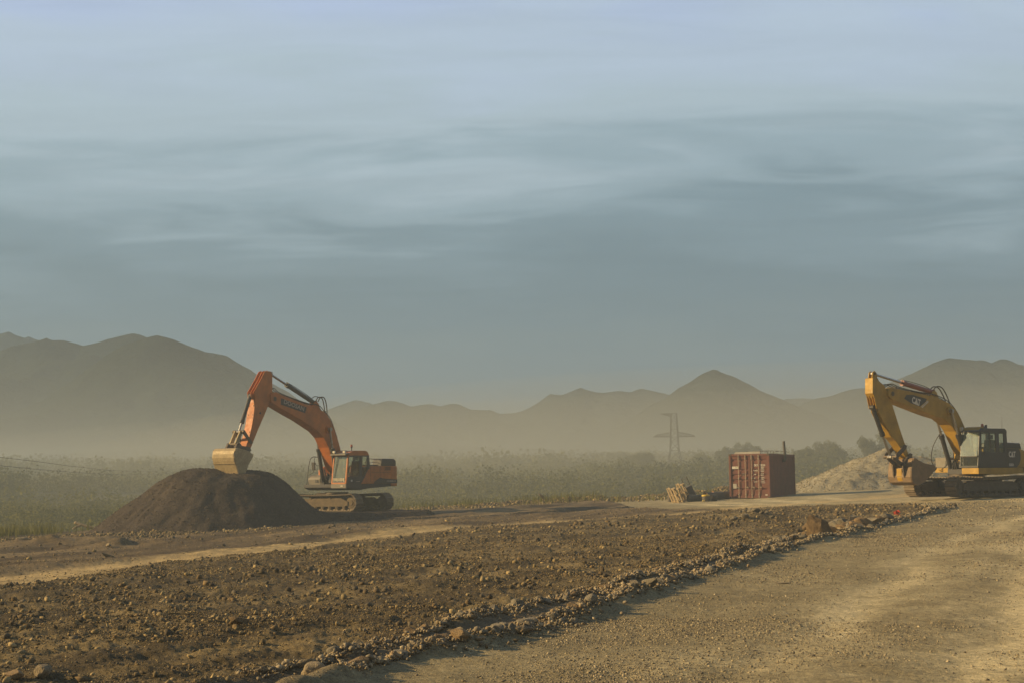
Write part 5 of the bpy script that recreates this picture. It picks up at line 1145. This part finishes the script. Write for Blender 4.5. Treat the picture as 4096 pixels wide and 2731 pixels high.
bk = MB().tube((0, 0, 0), (0, 0, .30), .215, .225, 24).build('bucket', M['pipe'], None, .008); bk.location = at2(10.82, 80.6); tag(bk, 'small black bucket with a bright yellow lid in front of the pipes', 'bucket')
MB().tube((0, 0, .30), (0, 0, .375), .235, .225, 24).tube((0, 0, .375), (0, 0, .39), .20, .19, 24).build('lid', M['yellowlid'], bk, .006).rotation_euler = (0, -.05, 0)
o = MB().box((0, 0, .17), (.20, .02, .42), (.35, .2, 0)).build('board', M['greypaint'], None, .004); o.location = at2(11.2, 81.6, .02); o.rotation_euler = (0, 0, .1); tag(o, 'small grey board leaning beside the yellow-lidded bucket', 'board')
o = MB().box((0, 0, .03), (.12, .08, .05), (0, .3, .4)).box((.04, .02, .06), (.05, .04, .06), (.3, .2, .9)).build('scrap', M['yellowlid'], None, .006); o.location = at2(10.64, 80.3, .01); tag(o, 'tiny yellow scrap on the ground before the yellow-lidded bucket', 'litter')
mb = MB().hose([(0, 0, .03), (.2, .1, .16), (.45, .05, .05), (.6, .2, .18), (.9, .1, .03)], .02, 6, 5).hose([(.1, .2, .02), (.5, .25, .06), (1.0, .0, .02)], .02, 6, 5)
o = mb.build('cable', M['hose']); o.location = at2(11.95, 83.2); tag(o, 'loose tangled cable on the ground at the open pipe by the container', 'cable')
# ------------------------------------------------------------------ air
def air(name, lo, hi, dens, col, aniso):
    m, nt, out = newmat(name); pv = nd(nt, 'ShaderNodeVolumePrincipled'); pv.inputs['Color'].default_value = (*col, 1); pv.inputs['Density'].default_value = dens; pv.inputs['Anisotropy'].default_value = aniso
    nt.links.new(pv.outputs[0], out.inputs['Volume'])
    o = MB().box([(a + b) / 2 for a, b in zip(lo, hi)], [b - a for a, b in zip(lo, hi)]).build(name, m); return tag(o, kind='stuff')
air('haze', (-3500, -400, -60), (3500, 3900, 320), .00017, (.34, .55, .84), .1)
air('dust_haze', (-1900, -300, -50), (1900, 2300, 24), .0020, (.565, .645, .655), .1)
def dust_cloud(c, r_, dens, col):   # drifting dust thrown up over the plain: thick in the middle, thinning to nothing at its rim
    m, nt, out = newmat('dust_cloud'); pv = nd(nt, 'ShaderNodeVolumePrincipled'); pv.inputs['Color'].default_value = (*col, 1); pv.inputs['Density'].default_value = dens; pv.inputs['Anisotropy'].default_value = .1
    nt.links.new(pv.outputs[0], out.inputs['Volume']); v, f = ico(4)
    tag(np_mesh('dust_cloud', v * np.array(r_) + np.array(c), f, m), kind='stuff')
dust_cloud((50, 260, 0), (130, 155, 19), .0013, (.74, .72, .54))
dust_cloud((160, 560, 2), (420, 280, 30), .0006, (.72, .72, .58))
